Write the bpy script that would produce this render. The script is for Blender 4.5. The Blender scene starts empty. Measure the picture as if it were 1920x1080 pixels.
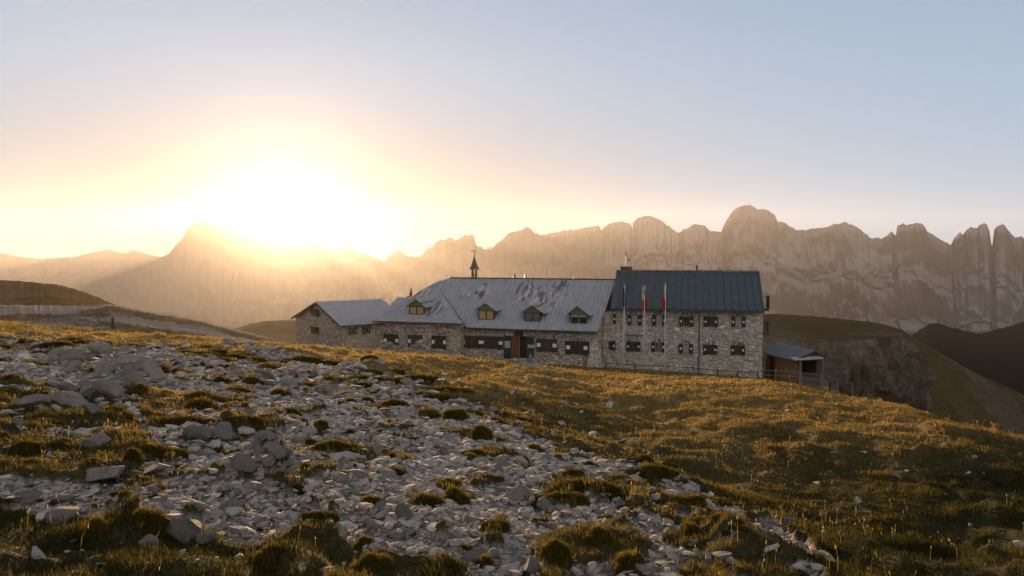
import bpy, bmesh, math, random
import numpy as np
from mathutils import Vector, Matrix

# ------------------------------------------------------------------ camera, sky, sun, exposure
SC = bpy.context.scene
F = 1387.0                      # focal length in pixels of the 1920 px wide photo
PITCH = math.atan(70.0 / F)     # camera looks slightly down
SUN_AZ = math.radians(-17.0)    # sun stands left of the view axis (+Y)
SUN_EL = math.radians(2.7)
EXPO = 1.72
SKY_TINT = (1.25, 1.5, 2.3)
SKY_TOP = (0.22, 0.35, 0.54)      # brightest clear sky above the haze, as displayed
VEIL, VEIL_H, VEIL_COL = 0.70, 1.0, (0.52, 0.655, 0.80)
SKY_S = 0.055
AUR_R, AUR_COL = 1.5, (0.3, 0.26, 0.2)
ANTI_COL = (0.95, 0.86, 0.80)

cam_d = bpy.data.cameras.new("camera")
cam = bpy.data.objects.new("camera", cam_d)
SC.collection.objects.link(cam)
cam_d.sensor_width = 36.0
cam_d.lens = 36.0 * F / 1920.0
cam_d.clip_start = 0.05
cam_d.clip_end = 60000.0
cam.location = (0, 0, 0)
cam.rotation_euler = (math.pi / 2 - PITCH, 0, 0)
SC.camera = cam

world = bpy.data.worlds.new("World")
SC.world = world
world.use_nodes = True
wn, wl = world.node_tree.nodes, world.node_tree.links
wn.clear()
w_out = wn.new("ShaderNodeOutputWorld")
w_bg = wn.new("ShaderNodeBackground")
w_sky = wn.new("ShaderNodeTexSky")
w_sky.sky_type = 'NISHITA'
w_sky.sun_disc = False
w_sky.sun_elevation = SUN_EL
w_sky.sun_rotation = SUN_AZ
w_sky.altitude = 2500.0
w_sky.air_density = 1.0
w_sky.dust_density = 0.6
w_sky.ozone_density = 1.0
w_bg.inputs["Strength"].default_value = SKY_S
def w_math(op, a, b):
    nd = wn.new("ShaderNodeMath"); nd.operation = op
    for sock, v in zip(nd.inputs, (a, b)):
        if hasattr(v, "is_linked"): wl.new(v, sock)
        else: sock.default_value = v
    return nd.outputs[0]
# thin high veil: the clear-sky colours flatten towards the sun and pale towards the horizon
w_sep = wn.new("ShaderNodeSeparateColor"); wl.new(w_sky.outputs[0], w_sep.inputs[0])
w_com = wn.new("ShaderNodeCombineColor")
for k, (tint, top) in enumerate(zip(SKY_TINT, SKY_TOP)):
    c = w_math('MULTIPLY', w_sep.outputs[k], tint * 0.12 / SKY_S / 2 ** EXPO)
    q = w_math('POWER', w_math('DIVIDE', c, top / SKY_S / 2 ** EXPO), 2.0)
    c = w_math('DIVIDE', c, w_math('SQRT', w_math('ADD', q, 1.0), 0.0))
    wl.new(c, w_com.inputs[k])
w_tc = wn.new("ShaderNodeTexCoord"); w_xyz = wn.new("ShaderNodeSeparateXYZ")
wl.new(w_tc.outputs["Generated"], w_xyz.inputs[0])
w_map = wn.new("ShaderNodeMapRange"); w_map.interpolation_type = 'SMOOTHSTEP'
w_map.inputs["From Min"].default_value = -0.02; w_map.inputs["From Max"].default_value = VEIL_H
w_map.inputs["To Min"].default_value = VEIL; w_map.inputs["To Max"].default_value = 0.0
wl.new(w_xyz.outputs["Z"], w_map.inputs[0])
w_mix = wn.new("ShaderNodeMix"); w_mix.data_type = 'RGBA'
wl.new(w_map.outputs[0], w_mix.inputs[0]); wl.new(w_com.outputs[0], w_mix.inputs[6])
w_mix.inputs[7].default_value = tuple(c / SKY_S / 2 ** EXPO for c in VEIL_COL) + (1,)
# the sky opposite the rising sun: pale rosy veil, added to fill-light the walls
w_dot = wn.new("ShaderNodeVectorMath"); w_dot.operation = 'DOT_PRODUCT'
wl.new(w_tc.outputs["Generated"], w_dot.inputs[0]); w_dot.inputs[1].default_value = (-math.sin(SUN_AZ), -math.cos(SUN_AZ), 0.25)
w_m2 = wn.new("ShaderNodeMapRange"); w_m2.interpolation_type = 'SMOOTHSTEP'
w_m2.inputs["From Min"].default_value = 0.0; w_m2.inputs["From Max"].default_value = 0.8
w_m2.inputs["To Min"].default_value = 0.0; w_m2.inputs["To Max"].default_value = 0.85
wl.new(w_dot.outputs["Value"], w_m2.inputs[0])
w_mx2 = wn.new("ShaderNodeMix"); w_mx2.data_type = 'RGBA'
wl.new(w_m2.outputs[0], w_mx2.inputs[0]); wl.new(w_mix.outputs[2], w_mx2.inputs[6])
w_mx2.inputs[7].default_value = tuple(c / SKY_S / 2 ** EXPO for c in ANTI_COL) + (1,)
# bright aureole round the sun
w_dt2 = wn.new("ShaderNodeVectorMath"); w_dt2.operation = 'DOT_PRODUCT'
wl.new(w_tc.outputs["Generated"], w_dt2.inputs[0]); w_dt2.inputs[1].default_value = (math.sin(SUN_AZ) * math.cos(SUN_EL), math.cos(SUN_AZ) * math.cos(SUN_EL), math.sin(SUN_EL))
w_ang = w_math('ARCCOSINE', w_dt2.outputs["Value"], 0.0)
w_g = w_math('EXPONENT', w_math('MULTIPLY', w_math('POWER', w_math('DIVIDE', w_ang, math.radians(AUR_R)), 1.4), -1.0), 0.0)
# dusty amber band low in the sky round the rising sun
w_low = wn.new("ShaderNodeMapRange"); w_low.interpolation_type = 'SMOOTHSTEP'
w_low.inputs["From Min"].default_value = 0.0; w_low.inputs["From Max"].default_value = 0.26
w_low.inputs["To Min"].default_value = 0.95; w_low.inputs["To Max"].default_value = 0.0
wl.new(w_xyz.outputs["Z"], w_low.inputs[0])
w_near = w_math('EXPONENT', w_math('MULTIPLY', w_math('POWER', w_math('DIVIDE', w_ang, math.radians(26.0)), 2.0), -1.0), 0.0)
w_amb = wn.new("ShaderNodeMix"); w_amb.data_type = 'RGBA'
wl.new(w_math('MULTIPLY', w_low.outputs[0], w_near), w_amb.inputs[0]); wl.new(w_mx2.outputs[2], w_amb.inputs[6])
w_amb.inputs[7].default_value = tuple(c / SKY_S / 2 ** EXPO for c in (0.22, 0.195, 0.17)) + (1,)
w_add = wn.new("ShaderNodeMix"); w_add.data_type = 'RGBA'; w_add.blend_type = 'ADD'
wl.new(w_g, w_add.inputs[0]); wl.new(w_amb.outputs[2], w_add.inputs[6])
w_add.inputs[7].default_value = tuple(c / SKY_S / 2 ** EXPO for c in AUR_COL) + (1,)
wl.new(w_add.outputs[2], w_bg.inputs[0])
wl.new(w_bg.outputs[0], w_out.inputs[0])

sun_d = bpy.data.lights.new("sun", 'SUN')
sun_d.energy = 5.0
sun_d.angle = math.radians(0.5)
sun_d.color = (1.0, 0.63, 0.33)
sun = bpy.data.objects.new("sun", sun_d)
SC.collection.objects.link(sun)
SUN_DIR = Vector((math.sin(SUN_AZ) * math.cos(SUN_EL), math.cos(SUN_AZ) * math.cos(SUN_EL), math.sin(SUN_EL)))
sun.rotation_euler = SUN_DIR.to_track_quat('Z', 'Y').to_euler()
sun.location = SUN_DIR * 200

SC.view_settings.view_transform = 'Standard'
SC.view_settings.look = 'None'
SC.view_settings.gamma = 1.0
SC.view_settings.use_curve_mapping = False
SC.view_settings.exposure = EXPO
SC.cycles.use_denoising = True
SC.cycles.max_bounces = 6
SC.cycles.diffuse_bounces = 2
SC.cycles.glossy_bounces = 2
SC.cycles.transmission_bounces = 4
SC.cycles.volume_bounces = 0
SC.cycles.use_adaptive_sampling = True
SC.cycles.adaptive_threshold = 0.02
SC.cycles.sample_clamp_indirect = 4.0

# ------------------------------------------------------------------ helpers
COL = SC.collection
CP, SP = math.cos(PITCH), math.sin(PITCH)

def ray(px, py):
    """direction of a photo pixel, scaled so that y = 1"""
    x = (px - 960.0) / F
    v = -(py - 540.0) / F
    dy = CP + v * SP
    return np.array([x / dy, 1.0, (-SP + v * CP) / dy])

def at(px, py, depth):
    return ray(px, py) * depth

def zofy(py, depth):
    """height of a point that stands at image row py at this depth (arrays welcome)"""
    v = -(np.asarray(py, float) - 540.0) / F
    return depth * (-SP + v * CP) / (CP + v * SP)

def xofp(px, py, depth):
    v = -(np.asarray(py, float) - 540.0) / F
    return depth * ((np.asarray(px, float) - 960.0) / F) / (CP + v * SP)

def project(P):
    """world points -> photo pixels"""
    P = np.asarray(P, float)
    yc = P[..., 1] * CP - P[..., 2] * SP
    zc = P[..., 1] * SP + P[..., 2] * CP
    return 960 + F * P[..., 0] / yc, 540 - F * zc / yc

def mesh_np(name, verts, faces, mats=(), smooth=False, mat_idx=None, attrs=None):
    """mesh from numpy arrays; faces is an (n,k) array or a list of such arrays"""
    me = bpy.data.meshes.new(name)
    verts = np.asarray(verts, np.float32)
    fl = faces if isinstance(faces, list) else [faces]
    fl = [np.asarray(f, np.int32) for f in fl if len(f)]
    loops = np.concatenate([f.ravel() for f in fl])
    sizes = np.concatenate([np.full(len(f), f.shape[1], np.int32) for f in fl])
    starts = np.concatenate([[0], np.cumsum(sizes)[:-1]]).astype(np.int32)
    me.vertices.add(len(verts)); me.vertices.foreach_set("co", verts.ravel())
    me.loops.add(len(loops)); me.loops.foreach_set("vertex_index", loops)
    me.polygons.add(len(sizes)); me.polygons.foreach_set("loop_start", starts)
    me.polygons.foreach_set("loop_total", sizes)
    if mat_idx is not None:
        me.polygons.foreach_set("material_index", np.asarray(mat_idx, np.int32))
    me.polygons.foreach_set("use_smooth", np.full(len(sizes), bool(smooth)))
    for m in mats:
        me.materials.append(m)
    for k, a in (attrs or {}).items():
        at_ = me.attributes.new(k, 'FLOAT', 'POINT')
        at_.data.foreach_set("value", np.asarray(a, np.float32).ravel())
    me.update(calc_edges=True)
    return me

def link(name, me, parent=None):
    o = bpy.data.objects.new(name, me)
    COL.objects.link(o)
    if parent is not None:
        o.parent = parent
    return o

def tag(o, label=None, cat=None, group=None, kind=None):
    if label: o["label"] = label
    if cat: o["category"] = cat
    if group: o["group"] = group
    if kind: o["kind"] = kind
    return o

def empty(name, loc=(0, 0, 0), rz=0.0):
    o = bpy.data.objects.new(name, None)
    COL.objects.link(o)
    o.location = loc
    o.rotation_euler = (0, 0, rz)
    o.empty_display_size = 0.3
    return o

def grid_faces(nr, nc):
    i = np.arange(nr - 1)[:, None] * nc + np.arange(nc - 1)[None, :]
    i = i.ravel()
    return np.stack([i, i + 1, i + nc + 1, i + nc], 1)

# --- numpy noise
def _hash(ix, iy, seed):
    h = (ix.astype(np.int64) * 374761393 + iy.astype(np.int64) * 668265263 + seed * 1442695041) & 0xFFFFFFFF
    h = ((h ^ (h >> 13)) * 1274126177) & 0xFFFFFFFF
    h = (h ^ (h >> 16)) & 0xFFFFFFFF
    return h.astype(np.float64) / 4294967295.0

def vnoise(x, y, seed=0):
    x = np.asarray(x, float); y = np.asarray(y, float)
    ix = np.floor(x); iy = np.floor(y)
    fx = x - ix; fy = y - iy
    fx = fx * fx * fx * (fx * (fx * 6 - 15) + 10); fy = fy * fy * fy * (fy * (fy * 6 - 15) + 10)
    a = _hash(ix, iy, seed); b = _hash(ix + 1, iy, seed)
    c = _hash(ix, iy + 1, seed); d = _hash(ix + 1, iy + 1, seed)
    return ((a + (b - a) * fx) * (1 - fy) + (c + (d - c) * fx) * fy) * 2 - 1

def fbm(x, y, octaves=5, seed=0, gain=0.5, lac=2.03):
    s = 0.0; a = 1.0; t = 0.0
    for k in range(octaves):
        s = s + a * vnoise(x, y, seed + k * 17); t += a
        x = x * lac + 13.7; y = y * lac + 7.3; a *= gain
    return s / t

def ridged(x, y, octaves=5, seed=0):
    s = 0.0; a = 1.0; t = 0.0
    for k in range(octaves):
        s = s + a * (1 - np.abs(vnoise(x, y, seed + k * 31)) * 2); t += a
        x = x * 2.07 + 5.1; y = y * 2.07 + 9.2; a *= 0.5
    return s / t

def smoothstep(a, b, x):
    t = np.clip((np.asarray(x, float) - a) / (b - a), 0, 1)
    return t * t * (3 - 2 * t)

# --- shader helpers
class NT:
    def __init__(self, name):
        self.m = bpy.data.materials.new(name)
        self.m.use_nodes = True
        self.t = self.m.node_tree
        self.n, self.l = self.t.nodes, self.t.links
        self.n.clear()
        self.out = self.n.new("ShaderNodeOutputMaterial")
    def node(self, typ, **kw):
        nd = self.n.new(typ)
        for k, v in kw.items():
            if k.startswith("_"):
                nd.inputs[int(k[1:])].default_value = v
            else:
                setattr(nd, k, v)
        return nd
    def link(self, a, b): self.l.new(a, b)
    def coords(self, kind="Object", scale=(1, 1, 1), rot=(0, 0, 0), loc=(0, 0, 0)):
        tc = self.node("ShaderNodeTexCoord"); mp = self.node("ShaderNodeMapping")
        mp.inputs["Scale"].default_value = scale; mp.inputs["Rotation"].default_value = rot
        mp.inputs["Location"].default_value = loc
        self.link(tc.outputs[kind], mp.inputs[0]); return mp.outputs[0]
    def noise(self, vec, scale=5.0, detail=6.0, rough=0.6, dist=0.0):
        nd = self.node("ShaderNodeTexNoise"); nd.inputs["Scale"].default_value = scale
        nd.inputs["Detail"].default_value = detail; nd.inputs["Roughness"].default_value = rough
        nd.inputs["Distortion"].default_value = dist
        if vec is not None: self.link(vec, nd.inputs["Vector"])
        return nd.outputs[0]
    def ramp(self, fac, stops):
        nd = self.node("ShaderNodeValToRGB"); e = nd.color_ramp.elements
        while len(e) < len(stops): e.new(0.5)
        for el, (p, c) in zip(e, stops):
            el.position = p; el.color = (*c, 1) if len(c) == 3 else c
        self.link(fac, nd.inputs[0]); return nd.outputs[0]
    def mix(self, fac, a, b, blend='MIX'):
        nd = self.node("ShaderNodeMix"); nd.data_type = 'RGBA'; nd.blend_type = blend
        for sock, v in ((nd.inputs[0], fac), (nd.inputs[6], a), (nd.inputs[7], b)):
            if hasattr(v, "is_linked"): self.link(v, sock)
            elif isinstance(v, (int, float)): sock.default_value = v
            else: sock.default_value = (*v, 1)
        return nd.outputs[2]
    def math(self, op, a, b=0.0, c=None, clamp=False):
        nd = self.node("ShaderNodeMath"); nd.operation = op; nd.use_clamp = clamp
        for sock, v in zip(nd.inputs, (a, b) if c is None else (a, b, c)):
            if hasattr(v, "is_linked"): self.link(v, sock)
            else: sock.default_value = v
        return nd.outputs[0]
    def bump(self, h, strength=0.5, dist=0.05):
        nd = self.node("ShaderNodeBump"); nd.inputs["Strength"].default_value = strength
        nd.inputs["Distance"].default_value = dist; self.link(h, nd.inputs["Height"]); return nd.outputs[0]
    def attr(self, name):
        nd = self.node("ShaderNodeAttribute"); nd.attribute_name = name; return nd.outputs["Fac"]
    def bsdf(self, col, rough=0.9, normal=None, metallic=0.0, spec=0.3):
        nd = self.node("ShaderNodeBsdfPrincipled")
        for sock, v in ((nd.inputs["Base Color"], col), (nd.inputs["Roughness"], rough), (nd.inputs["Metallic"], metallic)):
            if hasattr(v, "is_linked"): self.link(v, sock)
            elif isinstance(v, (int, float)): sock.default_value = v
            else: sock.default_value = (*v, 1)
        nd.inputs["Specular IOR Level"].default_value = spec
        if normal is not None: self.link(normal, nd.inputs["Normal"])
        return nd.outputs[0]
    def done(self, sh):
        self.link(sh, self.out.inputs[0]); return self.m

def simple_mat(name, col, rough=0.8, var=0.25, scale=6.0, metallic=0.0, spec=0.3, stretch=(1, 1, 1), bump=0.0):
    t = NT(name); v = t.coords(scale=stretch)
    n = t.noise(v, scale, 5.0, 0.65)
    c = t.ramp(n, [(0.25, tuple(x * (1 - var) for x in col)), (0.75, tuple(min(1, x * (1 + var)) for x in col))])
    nm = t.bump(n, bump, 0.03) if bump else None
    return t.done(t.bsdf(c, rough, nm, metallic, spec))
# ------------------------------------------------------------------ far landscape
def rock_far_mat(name, base, scree, scale=1.0, var=1.0):
    t = NT(name); v = t.coords("Object", scale=(0.003 * scale, 0.003 * scale, 0.0022 * scale))
    n = t.noise(v, 3.0, 9.0, 0.62, 0.3)
    v2 = t.coords("Object", scale=(0.002 * scale, 0.002 * scale, 0.010 * scale))
    n2 = t.noise(v2, 3.0, 6.0, 0.6)
    c = t.ramp(n, [(0.3, tuple(x * (1 - 0.4 * var) for x in base)), (0.7, tuple(x * (1 + 0.35 * var) for x in base))])
    c = t.mix(t.math('MULTIPLY', n2, 0.5), c, tuple(x * 0.7 for x in base))
    f = t.attr("scree")
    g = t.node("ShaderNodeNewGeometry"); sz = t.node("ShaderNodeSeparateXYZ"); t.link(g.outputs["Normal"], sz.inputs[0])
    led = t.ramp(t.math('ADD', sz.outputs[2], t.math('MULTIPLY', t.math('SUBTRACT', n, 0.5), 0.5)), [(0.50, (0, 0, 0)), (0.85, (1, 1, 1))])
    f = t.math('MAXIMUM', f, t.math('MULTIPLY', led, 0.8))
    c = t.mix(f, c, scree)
    c = t.mix(t.math('MULTIPLY', t.attr("veg"), 0.85), c, (0.030, 0.030, 0.026))
    nm = t.bump(n, 0.8, 12.0)
    return t.done(t.bsdf(c, 1.0, nm, 0.0, 0.0))

def interp_sil(pts, px, rough=0.0, seed=0, freq=0.05):
    p = np.array(pts, float)
    y = np.interp(px, p[:, 0], p[:, 1])
    if rough:
        y = y - rough * (0.6 * ridged(px * freq, px * 0 + seed, 5, seed) - 0.25) - rough * 0.35 * vnoise(px * 0.31, px * 0 + 3.3, seed + 5) - rough * 0.3 * np.maximum(vnoise(px * 0.17, px * 0 + 1.3, seed + 6), 0) ** 0.5
    return y

def massif(name, pts, depth, base_py, mat, rough=2.0, width=0.25, rib=0.05, cliff=0.55, seed=1, step=1.6, nt=70, freq=0.05, fan=0.5, ext_depth=None):
    """a mountain massif: crest line seen at the given rows, ribs and gullies below it, scree at its foot, and a back side"""
    p = np.array(pts, float)
    px = np.arange(p[0, 0], p[-1, 0] + step, step)
    yy = interp_sil(pts, px, rough, seed, freq)
    D = depth if np.isscalar(depth) else np.interp(px, depth[0], depth[1])
    D = D * (1 + 0 * px)
    zr = zofy(yy, D); xr = xofp(px, yy, D)
    zb = zofy(base_py, D) if np.isscalar(base_py) else zofy(np.interp(px, base_py[0], base_py[1]), D)
    H = np.maximum(zr - zb, 1.0)
    t = np.concatenate([np.linspace(-1, 0, nt // 3, endpoint=False), np.linspace(0, 1, nt) ** 1.15])
    T, X = np.meshgrid(t, px, indexing='ij')
    Wd = D[None, :] * width
    s = X * (D[None, :] / F) / (D.mean() * width)
    tt = np.clip(T, 0, 1)
    # height profile: steep cliffs above, scree apron below
    cl = cliff + 0.12 * fbm(s * 3, s * 0, 3, seed + 3)
    # benches and spurs: the drop from the crest comes in steps that wander up and down across the face
    wob = fbm(s * 2.6, tt * 1.3, 4, seed + 60) * 0.34 + fbm(s * 8, tt * 3.5, 4, seed + 61) * 0.13
    tw = np.clip(tt + wob * np.sin(np.pi * np.clip(tt, 0, 1)) * 0.9, 0, 1)
    st = tw * 5.0; fr_ = st - np.floor(st); stair = (np.floor(st) + smoothstep(0.12, 0.62, fr_)) / 5.0
    tq = 0.45 * tw + 0.55 * stair
    prof = np.where(tq < 0.35, 1 - cl * (tq / 0.35) ** 0.9, (1 - cl) * (1 - (np.maximum(tq, 0.35) - 0.35) / 0.65) ** 1.4)
    back = np.clip(-T, 0, 1)
    prof = np.where(T < 0, 1 - back ** 0.9, prof)
    sw = s + 0.22 * tt * vnoise(s * 4, s * 0 + 2, seed + 7) + 0.10 * tt * fbm(s * 11, tt * 3, 3, seed + 8) + 0.05 * fbm(s * 8, tt * 6, 3, seed)
    bil = lambda x, y, sd: (np.abs(vnoise(x, y, sd)) * 1.6) ** 0.75
    tow = 1 - 0.75 * smoothstep(0.10, 0.45, tt + 0.15 * vnoise(s * 5, s * 0, seed + 62))
    ribs = tow * 0.50 * bil(sw * 5 + 0.35 * fbm(s * 7, tt * 3, 2, seed + 3), tt * 2.2, seed + 9) + 0.12 * bil(sw * 13 + 3, tt * 7, seed + 10) + 0.16 * ridged(sw * 30, tt * 12, 4, seed + 12) + 0.75 * fbm(sw * 2.4, tt * 1.8, 4, seed + 14) + 0.30 * ridged(sw * 6, tt * 4.5, 4, seed + 15)
    led = np.abs(vnoise(s * 3, tt * 9 + 0.8 * vnoise(s * 5, tt * 2, seed), seed + 4))
    env = np.sin(np.pi * np.clip(tt, 0, 1) ** 0.55) * (T > 0) * (0.25 + 0.75 * smoothstep(0.0, 0.15, tt))
    yd = D[None, :] - T * Wd + 0 * X
    yd = yd - ribs * env * Wd * rib * 4.6 * (1 - 0.55 * tt) - led * env * Wd * rib * 0.5
    Z = zb[None, :] + H[None, :] * prof
    Z = Z + H[None, :] * env * 0.05 * fbm(s * 9, tt * 6, 4, seed + 21) * (tt > 0)
    Xw = xr[None, :] * (yd / D[None, :]) ** 0.92
    V = np.stack([Xw, yd, Z], -1).reshape(-1, 3)
    fanm = smoothstep(0.1, 0.65, ridged(s * 5 + 0.2 * fbm(s * 9, tt * 3, 2, seed), tt * 0.5, 3, seed + 40)) * smoothstep(0.26, 0.5, tt + 0.1 * fbm(s * 8, s * 0, 3, seed + 41)) * fan
    me = mesh_np(name, V, grid_faces(len(t), len(px)), [mat], True, attrs={"scree": fanm, "veg": smoothstep(0.50, 0.72, tt + 0.22 * fbm(s * 6, tt * 2, 4, seed + 50)) * (1 - 0.85 * fanm) * (T > 0)})
    o = link(name, me); tag(o, kind="structure")
    return o

M_far = rock_far_mat("far_rock", (0.10, 0.085, 0.08), (0.105, 0.092, 0.085), 1.0, 0.35)
M_mid = rock_far_mat("mid_rock", (0.085, 0.07, 0.063), (0.11, 0.095, 0.085), 1.2, 0.6)
M_massif = rock_far_mat("massif_rock", (0.066, 0.060, 0.066), (0.20, 0.19, 0.20), 1.5)

# hazy ranges on the far left
massif("mountain_range", [(-500, 470), (-200, 484), (-60, 478), (0, 474), (30, 480), (80, 486), (130, 484), (170, 474), (200, 468), (235, 474), (250, 469), (290, 480), (420, 500), (600, 520)],
       4700, 570, M_far, 2.0, rib=0.02, seed=5, step=3, freq=0.04)
massif("mountain_range", [(-500, 520), (-200, 500), (0, 486), (60, 486), (130, 482), (180, 488), (210, 505), (260, 520), (300, 540)],
       4400, 590, M_far, 1.5, rib=0.02, seed=7, step=3)
# table mountain in front of the sun
massif("mountain", [(60, 590), (150, 545), (195, 528), (245, 514), (280, 498), (292, 488), (318, 474), (330, 458), (345, 443), (348, 432), (362, 420), (382, 415), (400, 421), (425, 428), (470, 440), (520, 450),
                    (560, 452), (590, 452), (610, 462), (640, 474), (668, 488), (720, 500), (820, 520), (900, 540)],
       4200, 640, M_far, 1.8, seed=11, step=2, rib=0.02)
massif("mountain", [(560, 500), (620, 470), (645, 459), (662, 461), (668, 472), (695, 478), (715, 487), (740, 498), (800, 510)],
       4500, 600, M_far, 1.2, seed=13, step=2, rib=0.02)
# jagged crest in the middle
massif("mountain_ridge", [(560, 610), (640, 530), (690, 498), (722, 487), (728, 478), (745, 471), (752, 470), (760, 478), (785, 482), (795, 474), (800, 466), (812, 462), (818, 453), (830, 448), (845, 447), (858, 449), (870, 440),
                          (886, 440), (890, 446), (893, 460), (905, 466), (920, 467), (932, 455), (945, 447), (953, 436), (975, 433), (988, 424), (1000, 434), (1010, 440), (1060, 462), (1085, 475), (1110, 486), (1150, 500), (1250, 540), (1400, 600)],
       3600, 660, M_mid, 4.0, rib=0.025, seed=17, step=1.5, freq=0.09)
massif("mountain_ridge", [(900, 600), (1000, 535), (1040, 500), (1070, 490), (1100, 489), (1140, 496), (1180, 506), (1300, 540), (1450, 600)],
       2600, 680, M_mid, 1.5, rib=0.02, seed=19, step=1.5)
# the long wall of pale towers on the right
massif("mountain_massif", [(820, 520), (900, 470), (960, 448), (1010, 440), (1060, 432), (1110, 424), (1122, 421), (1128, 431), (1135, 423), (1150, 417), (1170, 415), (1180, 418), (1186, 427), (1187, 415), (1200, 406), (1215, 404), (1235, 411),
                           (1255, 424), (1272, 436), (1285, 428), (1300, 421), (1320, 421), (1332, 433), (1352, 435), (1356, 425), (1365, 408), (1375, 394), (1390, 386), (1405, 384), (1420, 391), (1440, 394), (1453, 404), (1458, 416), (1470, 416),
                           (1492, 430), (1520, 430), (1545, 425), (1585, 416), (1605, 425), (1635, 446), (1650, 448), (1662, 444), (1672, 434), (1680, 442), (1682, 424), (1690, 420), (1705, 421), (1716, 418), (1730, 420), (1738, 432), (1760, 446),
                           (1783, 460), (1788, 446), (1800, 436), (1805, 441), (1812, 430), (1822, 424), (1832, 426), (1838, 419), (1850, 420), (1855, 432), (1860, 462), (1864, 430), (1872, 422), (1882, 420), (1893, 436), (1905, 446), (1915, 442),
                           (1925, 452), (1950, 440), (1990, 452), (2060, 430), (2150, 446), (2300, 420), (2500, 450)],
       ([800, 1300, 1900, 2500], [4600, 4000, 3300, 3000]), ([800, 1300, 1700, 2500], [620, 640, 680, 720]), M_massif, 3.4, width=0.3, rib=0.06, cliff=0.6, seed=23, step=1.2, nt=120, freq=0.08, fan=0.8)
# ------------------------------------------------------------------ near ground: one alpine slope
# slope profiles: for a handful of bearings, the row at which the ground stands at a given distance
PROF = {
    -1500: [(1.5, 1750), (4, 940), (6, 770), (9, 680), (13, 615), (18, 575), (28, 545), (45, 560), (62, 580), (85, 600)],
    -300: [(1.5, 1820), (4, 1005), (6, 850), (9, 745), (13, 680), (18, 630), (24, 595), (30, 585), (45, 592), (62, 600), (85, 606)],
    0: [(1.5, 1850), (4, 1030), (6, 882), (9, 778), (13, 706), (18, 650), (23, 618), (28, 603), (34, 606), (45, 613), (62, 622), (85, 628)],
    300: [(1.5, 1880), (4, 1042), (6, 905), (9, 802), (13, 736), (18, 683), (23, 650), (28, 633), (34, 635), (45, 640), (62, 645), (85, 648)],
    550: [(1.5, 1900), (4, 1050), (6, 920), (9, 818), (13, 752), (18, 703), (23, 670), (28, 652), (34, 652), (45, 655), (62, 653), (85, 652)],
    860: [(1.5, 1930), (4, 1058), (6, 938), (9, 845), (13, 783), (18, 733), (23, 695), (28, 670), (33, 668), (45, 672), (62, 670), (70, 669), (85, 668)],
    1000: [(1.5, 1950), (4, 1063), (6, 948), (9, 862), (13, 800), (18, 750), (23, 713), (27, 692), (33, 690), (45, 691), (60, 685), (67, 683), (85, 678)],
    1200: [(1.5, 1970), (4, 1072), (6, 968), (9, 888), (13, 822), (18, 765), (22, 730), (26, 705), (32, 704), (45, 703), (58, 697), (65, 693), (85, 688)],
    1430: [(1.5, 2000), (4, 1085), (6, 990), (9, 915), (13, 840), (18, 770), (21, 735), (24, 718), (30, 717), (45, 717), (58, 713), (66, 708), (72, 706), (85, 712)],
    1560: [(1.5, 2020), (4, 1092), (6, 1003), (9, 925), (13, 850), (17, 785), (20, 750), (22, 739), (28, 741), (45, 742), (58, 732), (66, 722), (72, 720), (85, 740)],
    1700: [(1.5, 2040), (4, 1100), (6, 1015), (9, 935), (13, 850), (16, 795), (18, 771), (20, 764), (26, 768), (45, 785), (62, 800), (85, 820)],
    1920: [(1.5, 2080), (4, 1115), (6, 1035), (9, 955), (12, 885), (14, 842), (16, 824), (18, 823), (26, 845), (45, 880), (62, 900), (85, 920)],
    2300: [(1.5, 2150), (4, 1160), (6, 1095), (9, 1020), (12, 960), (16, 935), (26, 960), (45, 990), (62, 1010), (85, 1030)],
    3600: [(1.5, 2500), (4, 1400), (6, 1330), (9, 1270), (13, 1240), (26, 1230), (45, 1230), (62, 1230), (85, 1230)],
}
PCOL = np.array(sorted(PROF), float)
LD = np.log(np.linspace(1.0, 95.0, 600))
def _prof_curve(p):
    d = np.array([a for a, b in p]); z = np.array([float(zofy(b, a)) for a, b in p])
    zz = np.interp(np.exp(LD), np.concatenate([[0.4], d, [95]]), np.concatenate([[z[0] + 0.12], z, [z[-1] * 95 / 85]]))
    k = np.hanning(25); k /= k.sum()
    return np.convolve(np.pad(zz, 12, mode='edge'), k, 'valid')
PTAB = np.stack([_prof_curve(PROF[int(c)]) for c in PCOL])
def _col_tab(n=900):
    cs = np.linspace(PCOL[0], PCOL[-1], n)
    T = np.stack([np.interp(cs, PCOL, PTAB[:, j]) for j in range(PTAB.shape[1])], 1)
    k = np.hanning(41); k /= k.sum()
    for j in range(T.shape[1]):
        T[:, j] = np.convolve(np.pad(T[:, j], 20, mode='reflect', reflect_type='odd'), k, 'valid')
    return cs, T
CCOL, CTAB = _col_tab()

def base_z(x, y):
    """smooth height of the slope at world x, y"""
    y = np.maximum(np.asarray(y, float), 0.5); x = np.asarray(x, float)
    c = np.clip(960 + F * CP * x / y * 0.996, PCOL[0], PCOL[-1] - 1e-3)
    j = np.clip((np.log(np.clip(y, 1.0, 95)) - 0) , 0, None)
    dd = np.clip((np.clip(y, 1.0, 95.0) - 1.0) / 94.0 * 599, 0, 598.999)
    i0 = dd.astype(int); fy = dd - i0
    cc = (c - CCOL[0]) / (CCOL[1] - CCOL[0]); c0 = np.clip(cc.astype(int), 0, len(CCOL) - 2); fx = cc - c0
    return (CTAB[c0, i0] * (1 - fx) * (1 - fy) + CTAB[c0 + 1, i0] * fx * (1 - fy) + CTAB[c0, i0 + 1] * (1 - fx) * fy + CTAB[c0 + 1, i0 + 1] * fx * fy)

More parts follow.
